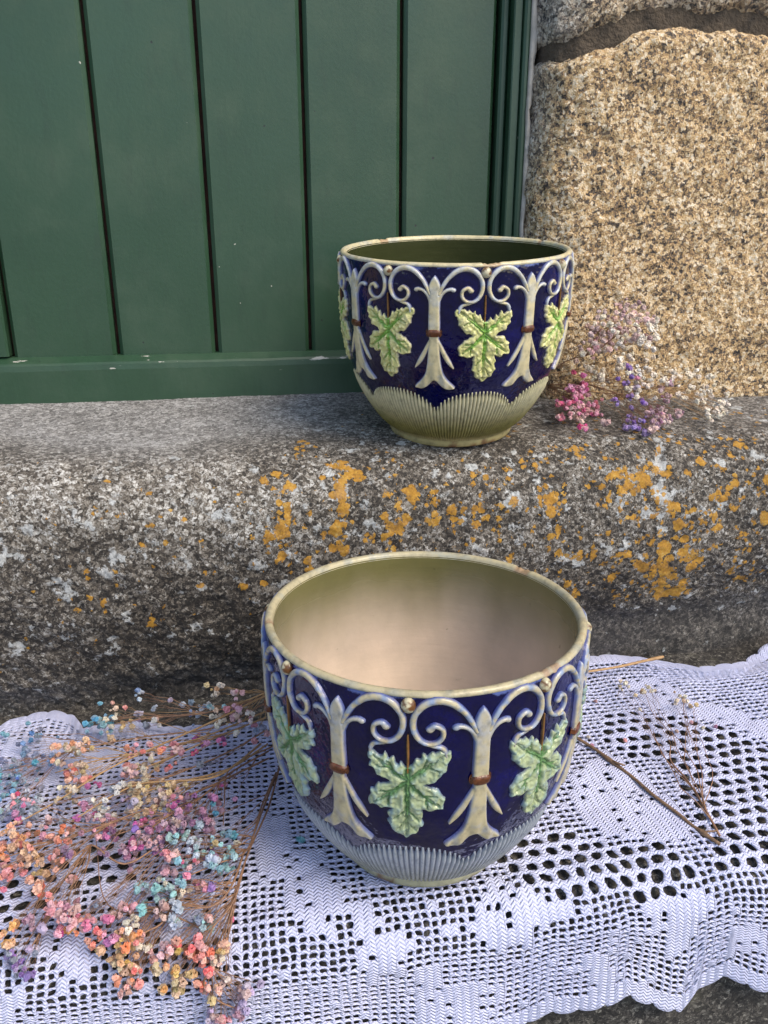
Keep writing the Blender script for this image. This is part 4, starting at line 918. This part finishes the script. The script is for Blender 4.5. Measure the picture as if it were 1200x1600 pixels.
sprig('spray of orange and coral dried flowers spilling to the far side of the bunch', L((1118, 360, .025), (820, 500, .045), (560, 590, .045), (320, 680, .04), (60, 760, .03), (-100, 820, .03)),
      K(0, (60, 670, .035, 'orange,peach', 13, 34), (20, 740, .03, 'coral,orange', 8, 34), (105, 735, .032, 'orange,coral', 13, 34), (215, 685, .035, 'coral,rose', 7, 22), (258, 680, .035, 'coral', 7, 20), (228, 770, .03, 'orange,coral', 8, 24), (145, 790, .03, 'gold,orange', 7, 24), (290, 755, .03, 'purple,violet', 4, 14), (60, 825, .025, 'rose,coral', 7, 24), (150, 860, .028, 'tan,coral', 8, 26), (155, 895, .025, 'coral', 3, 10), (300, 862, .025, 'coral,pink', 3, 10), (0, 890, .025, 'coral,rose', 4, 18), (-80, 740, .03, 'orange,peach', 9, 40), (-70, 860, .03, 'orange', 6, 36), (205, 620, .035, 'dusty', 3, 20), (90, 600, .03, 'magenta,slate', 5, 24), (90, 525, .03, 'hot,pink', 5, 18)), W, G1)
sprig('spray of hot pink and rose dried flowers in front of the orange ones', L((860, 640, .03), (700, 700, .04), (520, 800, .035), (380, 720, .04), (320, 800, .035), (220, 930, .03)),
      K(0, (200, 950, .03, 'coral', 6, 18), (245, 1010, .03, 'rose,pink', 11, 30), (320, 1040, .028, 'pink,rose', 6, 18), (300, 980, .03, 'mauve,dusty', 5, 18), (380, 1030, .025, 'pink', 3, 10), (437, 1030, .028, 'hot', 3, 8), (400, 970, .028, 'slate', 3, 10), (405, 1090, .025, 'hot,coral', 5, 14), (462, 1110, .025, 'hot,magenta', 4, 12), (305, 1085, .022, 'orange', 3, 14), (130, 1040, .022, 'mauve', 4, 14), (60, 1060, .02, 'orange', 3, 12), (10, 1100, .02, 'orange', 3, 10), (35, 1132, .018, 'orange,peach', 3, 8), (165, 1075, .02, 'lilac', 4, 12), (240, 1075, .022, 'hot', 3, 12), (385, 1140, .02, 'coral', 3, 10), (415, 1155, .018, 'gold', 2, 5)), W, G1)
sprig('small spray of dusty violet dried flowers low on the hanging lace', L((240, 960, .02), (170, 1080, .02), (110, 1180, .015)),
      K(0, (62, 1190, .015, 'violet,slate', 6, 16), (80, 1250, .013, 'slate,violet', 4, 14), (132, 1165, .015, 'lilac,slate', 3, 10), (112, 1255, .013, 'violet', 3, 10)), W, G1)
sprig('spray of pale aqua and dusty pink dried flowers lying over the solid crochet', L((1020, 740, .03), (960, 900, .03), (870, 980, .03), (720, 960, .03), (600, 960, .028)),
      K(0, (600, 895, .03, 'slate,aqua', 5, 16), (690, 890, .035, 'aqua,cream', 7, 18), (740, 868, .035, 'turq,aqua', 4, 12), (772, 925, .03, 'cream,blush', 4, 14), (650, 935, .03, 'aqua', 4, 14), (718, 940, .03, 'pale,aqua', 6, 18), (670, 1000, .028, 'dusty,blush', 7, 20), (742, 990, .028, 'slate,pale', 6, 18), (720, 1035, .025, 'pale,aqua', 5, 14), (603, 985, .028, 'slate,aqua', 4, 12), (832, 1038, .025, 'aqua,slate', 5, 12), (868, 1025, .025, 'pink', 2, 6), (540, 990, .028, 'coral,pink', 5, 14), (490, 1005, .028, 'dusty', 3, 12), (965, 1035, .02, 'rose', 1, 3), (835, 890, .03, 'pink,hot', 5, 14), (875, 885, .03, 'violet', 2, 8), (860, 1060, .02, 'aqua', 3, 12)), W, G1)
sprig('spray of golden orange dried flowers hanging over the step edge', L((760, 900, .03), (680, 1040, .025), (600, 1090, .025), (540, 1180, .02)),
      K(0, (550, 1050, .028, 'cream,ivory', 6, 16), (520, 1100, .026, 'orange,gold', 6, 16), (572, 1100, .026, 'pink,coral', 6, 16), (530, 1150, .022, 'gold,orange', 9, 20), (500, 1205, .02, 'gold,tan', 8, 20), (545, 1230, .018, 'orange,peach', 8, 20), (592, 1150, .022, 'cream', 4, 12), (490, 1282, .015, 'coral', 3, 8), (550, 1302, .015, 'peach,coral', 5, 12), (507, 1332, .012, 'dusty', 3, 8), (575, 1245, .018, 'coral', 3, 10), (475, 1110, .022, 'magenta', 3, 12)), W, G1)
sprig('spray of coral and honey dried flowers on a forked twig over the step edge', L((1150, 430, .012), (1085, 600, .02), (1030, 760, .025), (975, 950, .025), (880, 1080, .022), (850, 1220, .018)),
      K(0, (640, 1190, .02, 'coral,pink', 6, 14), (700, 1170, .022, 'coral,pink', 6, 16), (742, 1120, .024, 'coral', 3, 8), (782, 1172, .022, 'coral', 3, 8), (745, 1160, .022, 'gold', 2, 6), (650, 1242, .018, 'gold,tan', 4, 10), (706, 1240, .018, 'gold,orange', 5, 14), (742, 1290, .015, 'gold,tan', 6, 14), (675, 1322, .012, 'gold', 2, 6), (740, 1332, .012, 'tan,gold', 4, 12), (792, 1262, .015, 'tan', 3, 10), (825, 1145, .022, 'coral,pink', 6, 16), (850, 1185, .02, 'coral', 8, 18), (890, 1190, .02, 'peach,cream', 7, 18), (930, 1140, .02, 'orange,gold', 4, 12), (910, 1212, .018, 'peach', 3, 8), (876, 1250, .018, 'coral,dusty', 5, 12), (840, 1310, .014, 'coral', 5, 14), (880, 1362, .012, 'tan', 2, 6), (915, 1312, .014, 'peach', 3, 8), (943, 1288, .014, 'blush', 2, 6), (930, 1170, .02, 'gold', 2, 8)), W, G1)
sprig('spray of faded mauve grey dried flowers lowest on the hanging lace', L((880, 1230, .018), (850, 1300, .016), (910, 1370, .014), (980, 1400, .012)),
      K(0, (1020, 1335, .014, 'lilac,dusty', 5, 12), (1010, 1372, .013, 'lilac', 3, 10), (998, 1412, .012, 'mauve,lilac', 6, 16), (890, 1432, .01, 'dusty,lilac', 5, 12), (940, 1450, .01, 'rose,pink', 5, 12), (1087, 1302, .012, 'lilac', 1, 3), (1032, 1308, .014, 'lilac', 2, 6), (880, 1460, .01, 'lilac', 3, 12)), W, G1)
# bare tangled stems of the same bunch
for lab, main, st, mr in [('long bare straw stem crossing the bunch on the lace', L((1112, 95, .05), (900, 200, .05), (700, 290, .05), (460, 400, .045), (200, 560, .035), (-60, 700, .03)), 'straw', 0.0013),
                          ('bare russet stem curving below the planter on the lace', L((1165, 390, .006), (1120, 560, .022), (1040, 740, .028), (985, 900, .028), (960, 960, .02), (890, 1005, .015)), 'reed', 0.0011),
                          ('bare straw stem running level through the purple flowers', L((1085, 300, .03), (960, 402, .05), (860, 445, .055), (700, 455, .055), (540, 480, .05), (300, 620, .04)), 'straw', 0.0014),
                          ('thin russet stem hanging from the tangle by the planter foot', L((1135, 310, .03), (960, 400, .03), (935, 540, .02), (930, 640, .012)), 'reed', 0.0009),
                          ('bare russet stem lying among the coral flowers', L((860, 1080, .02), (700, 1010, .02), (450, 970, .022), (400, 700, .03)), 'reed', 0.0008)]:
    sprig(lab, main, [], W, G1, stem=st, mr=mr)
mb = MB()
# upper bunch on the sill
def U(*pts): return [(840+x*0.3, 460+y*0.3, h) for x, y, h in pts]
def KU(*cl): return [(840+x*0.3, 460+y*0.3, h, c, int(n*1.9+0.5), sp_*0.3) for x, y, h, c, n, sp_ in cl]
G2 = 'dried flower sprays lying on the sill'
SW = on_sill
small_r = (0.0036, 0.0054)
sprig('spray of blush and cream dried flowers leaning on the warm granite jamb', U((60, 400, .05), (170, 340, .07), (300, 300, .09), (420, 200, .12)),
      KU((460, 80, .16, 'dusty,blush', 12, 40), (370, 120, .14, 'blush,ivory', 12, 36), (300, 190, .12, 'dusty,blush', 10, 30), (420, 180, .13, 'blush,ivory,dusty', 14, 45), (510, 150, .14, 'ivory,blush', 10, 36), (590, 140, .14, 'ivory,blush', 7, 32), (520, 230, .12, 'ivory,dusty', 10, 38), (315, 255, .10, 'blush,pink', 10, 28), (430, 260, .11, 'ivory,dusty', 8, 36), (250, 300, .09, 'ivory,blush', 6, 22), (600, 230, .12, 'ivory', 6, 34), (355, 295, .10, 'ivory', 3, 14), (205, 350, .08, 'blush', 1, 4)), SW, G2, small_r, mr=0.0009)
sprig('spray of ivory white dried flowers fanning along the foot of the jamb', U((60, 410, .04), (250, 400, .05), (500, 480, .045), (760, 490, .035)),
      KU((300, 400, .06, 'ivory', 8, 26), (330, 435, .05, 'ivory,cream', 7, 24), (430, 365, .07, 'ivory', 7, 24), (490, 330, .08, 'ivory', 3, 10), (540, 400, .06, 'ivory,white', 10, 32), (580, 440, .05, 'ivory,cream', 10, 30), (530, 460, .05, 'ivory', 5, 22), (660, 450, .05, 'ivory', 3, 14), (730, 430, .05, 'ivory', 6, 24), (800, 420, .05, 'ivory', 6, 26), (905, 432, .045, 'ivory', 2, 8), (800, 480, .035, 'ivory', 2, 8), (760, 515, .03, 'ivory', 5, 16), (835, 510, .03, 'ivory', 3, 12), (880, 500, .028, 'ivory', 5, 18), (860, 550, .02, 'ivory', 6, 18), (815, 570, .018, 'ivory', 3, 10), (880, 595, .014, 'ivory', 3, 10), (930, 595, .014, 'ivory', 4, 12), (960, 560, .016, 'ivory,white', 5, 14), (955, 625, .01, 'ivory,white', 4, 10), (895, 645, .008, 'ivory', 3, 10), (985, 520, .02, 'ivory', 2, 10), (975, 605, .012, 'ivory', 2, 8), (480, 490, .04, 'ivory', 2, 10)), SW, G2, small_r, stem='straw', mr=0.0008)
sprig('tuft of magenta pink dried flowers beside the planter foot on the sill', U((50, 480, .02), (110, 500, .035), (190, 540, .03)),
      KU((220, 510, .04, 'hot,rose', 12, 22), (178, 485, .045, 'hot', 5, 14), (185, 555, .03, 'pink,hot', 8, 22), (130, 565, .028, 'hot,rose', 6, 16), (112, 635, .015, 'rose', 4, 10), (190, 620, .018, 'pink,blush', 7, 20), (245, 595, .022, 'hot,pink', 9, 20), (298, 575, .025, 'rose', 6, 16), (240, 692, .008, 'hot', 4, 12), (345, 670, .01, 'dusty', 3, 8), (185, 405, .06, 'hot', 1, 3), (245, 420, .06, 'hot,ivory', 2, 5), (238, 470, .05, 'hot', 3, 8), (310, 625, .015, 'rose', 4, 14), (225, 645, .012, 'blush', 4, 14)), SW, G2, (0.0034, 0.0052), mr=0.0008)
sprig('spray of violet dried flowers lying across the sill before the jamb', U((60, 470, .03), (250, 470, .04), (420, 520, .035), (520, 620, .02)),
      KU((472, 383, .07, 'violet', 3, 7), (420, 440, .055, 'violet', 2, 6), (465, 462, .05, 'violet', 3, 7), (487, 428, .055, 'violet', 1, 4), (478, 535, .035, 'violet,mauve', 4, 10), (410, 553, .03, 'violet', 3, 10), (550, 565, .028, 'violet', 4, 9), (490, 590, .022, 'violet', 2, 7), (490, 645, .012, 'violet', 6, 16), (555, 650, .012, 'violet,purple', 7, 18), (520, 690, .008, 'violet', 5, 14), (565, 712, .006, 'violet', 4, 10), (462, 692, .006, 'violet', 4, 10), (440, 570, .025, 'ivory', 2, 6), (515, 480, .045, 'lilac', 2, 8), (525, 515, .035, 'white', 2, 8), (520, 437, .055, 'hot', 1, 4)), SW, G2, (0.0032, 0.0048), mr=0.0008)
sprig('spray of mauve pink dried flowers between the violet and the ivory sprays', U((60, 480, .025), (300, 510, .035), (540, 530, .035), (680, 580, .025)),
      KU((590, 610, .02, 'mauve,dusty', 7, 18), (650, 595, .024, 'mauve,dusty', 7, 18), (680, 540, .035, 'dusty,mauve', 6, 14), (640, 490, .045, 'dusty', 3, 8), (690, 470, .045, 'mauve', 4, 10), (730, 622, .018, 'dusty,mauve', 6, 14), (672, 650, .014, 'mauve,blush', 6, 16), (620, 675, .01, 'blush,mauve', 7, 16), (590, 705, .007, 'blush', 3, 10), (615, 540, .035, 'ivory', 2, 5), (640, 640, .015, 'mauve', 5, 16)), SW, G2, (0.0032, 0.0048), mr=0.0008)

# ------------------------------------------------------------------ twig, side spray, straw stalk and fallen buds on the right of the lace
def C5(x, y, h): return on_cloth(780+x*0.375, 1000+y*0.375, h)
p = [C5(318, 405, .006), C5(400, 455, .004), C5(460, 500, .004), C5(560, 575, .0035), C5(640, 645, .0035), C5(740, 720, .003), C5(800, 770, .003), C5(850, 805, .0035), C5(918, 850, .004)]
tw = empty('twig', p[0], 'bare brown twig with knots lying on the lace', 'twig'); mb = MB(); o0 = Vector(p[0])
pt = catmull(p, 5); rr = [0.0019+0.0012*math.exp(-((k-10)/1.6)**2)+0.0014*math.exp(-((k-35)/1.6)**2) for k in range(len(pt))]
mb.tube([Vector(q)-o0 for q in pt], rr, 8); mb.tube([Vector(C5(455, 497, .004))-o0, Vector(C5(490, 512, .007))-o0, Vector(C5(525, 523, .008))-o0], [0.0016, 0.0013, 0.0009], 6)
mb.tube([Vector(C5(840, 800, .0035))-o0, Vector(C5(880, 797, .004))-o0, Vector(C5(905, 795, .004))-o0], [0.0011, 0.0009, 0.0008], 6)
obj('stem', mb.mesh('stem'), M['twig'], tw)
def w5(x, y, h): return C5(x, y, h)
sprig('thin forked spray with a few cream buds beside the brown twig', [(918, 815, .004), (850, 690, .005), (780, 580, .006), (716, 505, .008), (714, 440, .012)],
      [(520, 195, .012, 'cream', 6, 16), (600, 212, .013, 'cream,tan', 6, 16), (632, 210, .013, 'tan,cream', 3, 8), (750, 250, .013, 'cream,tan', 5, 14), (775, 250, .013, 'tan,cream', 3, 9), (805, 270, .012, 'tan', 2, 6), (592, 298, .008, 'cream', 1, 4)], w5, G1, (0.0030, 0.0042), mr=0.0014, reach=0.03)
s0 = [onZ(900, 1052, ZS+0.022), onZ(960, 1043, ZS+0.019), onZ(1010, 1032, ZS+0.022), onZ(1037, 1026, ZS+0.026)]
mb = MB(); mb.tube([Vector(q)-Vector(s0[0]) for q in catmull(s0, 4)], [0.0016]*5+[0.0019]*4+[0.0024]*3+[0.0015], 7)
so = obj('straw_stalk', mb.mesh('straw_stalk'), M['straw'], None, s0[0]); tag(so, 'pale straw stalk sticking out behind the planter onto the lace', 'stalk')
for k, (x, y, c, lab) in enumerate([(800, 342, 'dusty', 'fallen dusty pink bud beside a pale one on the lace'), (848, 366, 'cream', 'fallen pale bud between two dark pink ones on the lace'), (902, 360, 'mauve', 'fallen mauve bud farthest from the planter on the lace'), (740, 380, 'peach', 'fallen peach bud under the forked spray on the lace'),
                                    (525, 418, 'pink', 'fallen pink bud above the brown twig on the lace'), (388, 440, 'mauve', 'fallen mauve bud by the knot of the twig'), (402, 255, 'dusty', 'fallen dusty bud beside the straw stalk on the lace'), (372, 404, 'cream', 'fallen cream bud close to the planter side on the lace')]):
    o = place_head(C5(x, y, 0.0045), 0.0032, c, None, 'fallen_bud'); tag(o, lab, 'flower bud')
for (x, y) in ((469, 1312),):
    o = place_head(on_cloth(x, y, 0.004), 0.0042, 'turq', None, 'fallen_bud'); o.scale.z *= 1.6; tag(o, 'fallen turquoise bud before the fluted foot of the planter on the lace', 'flower bud')
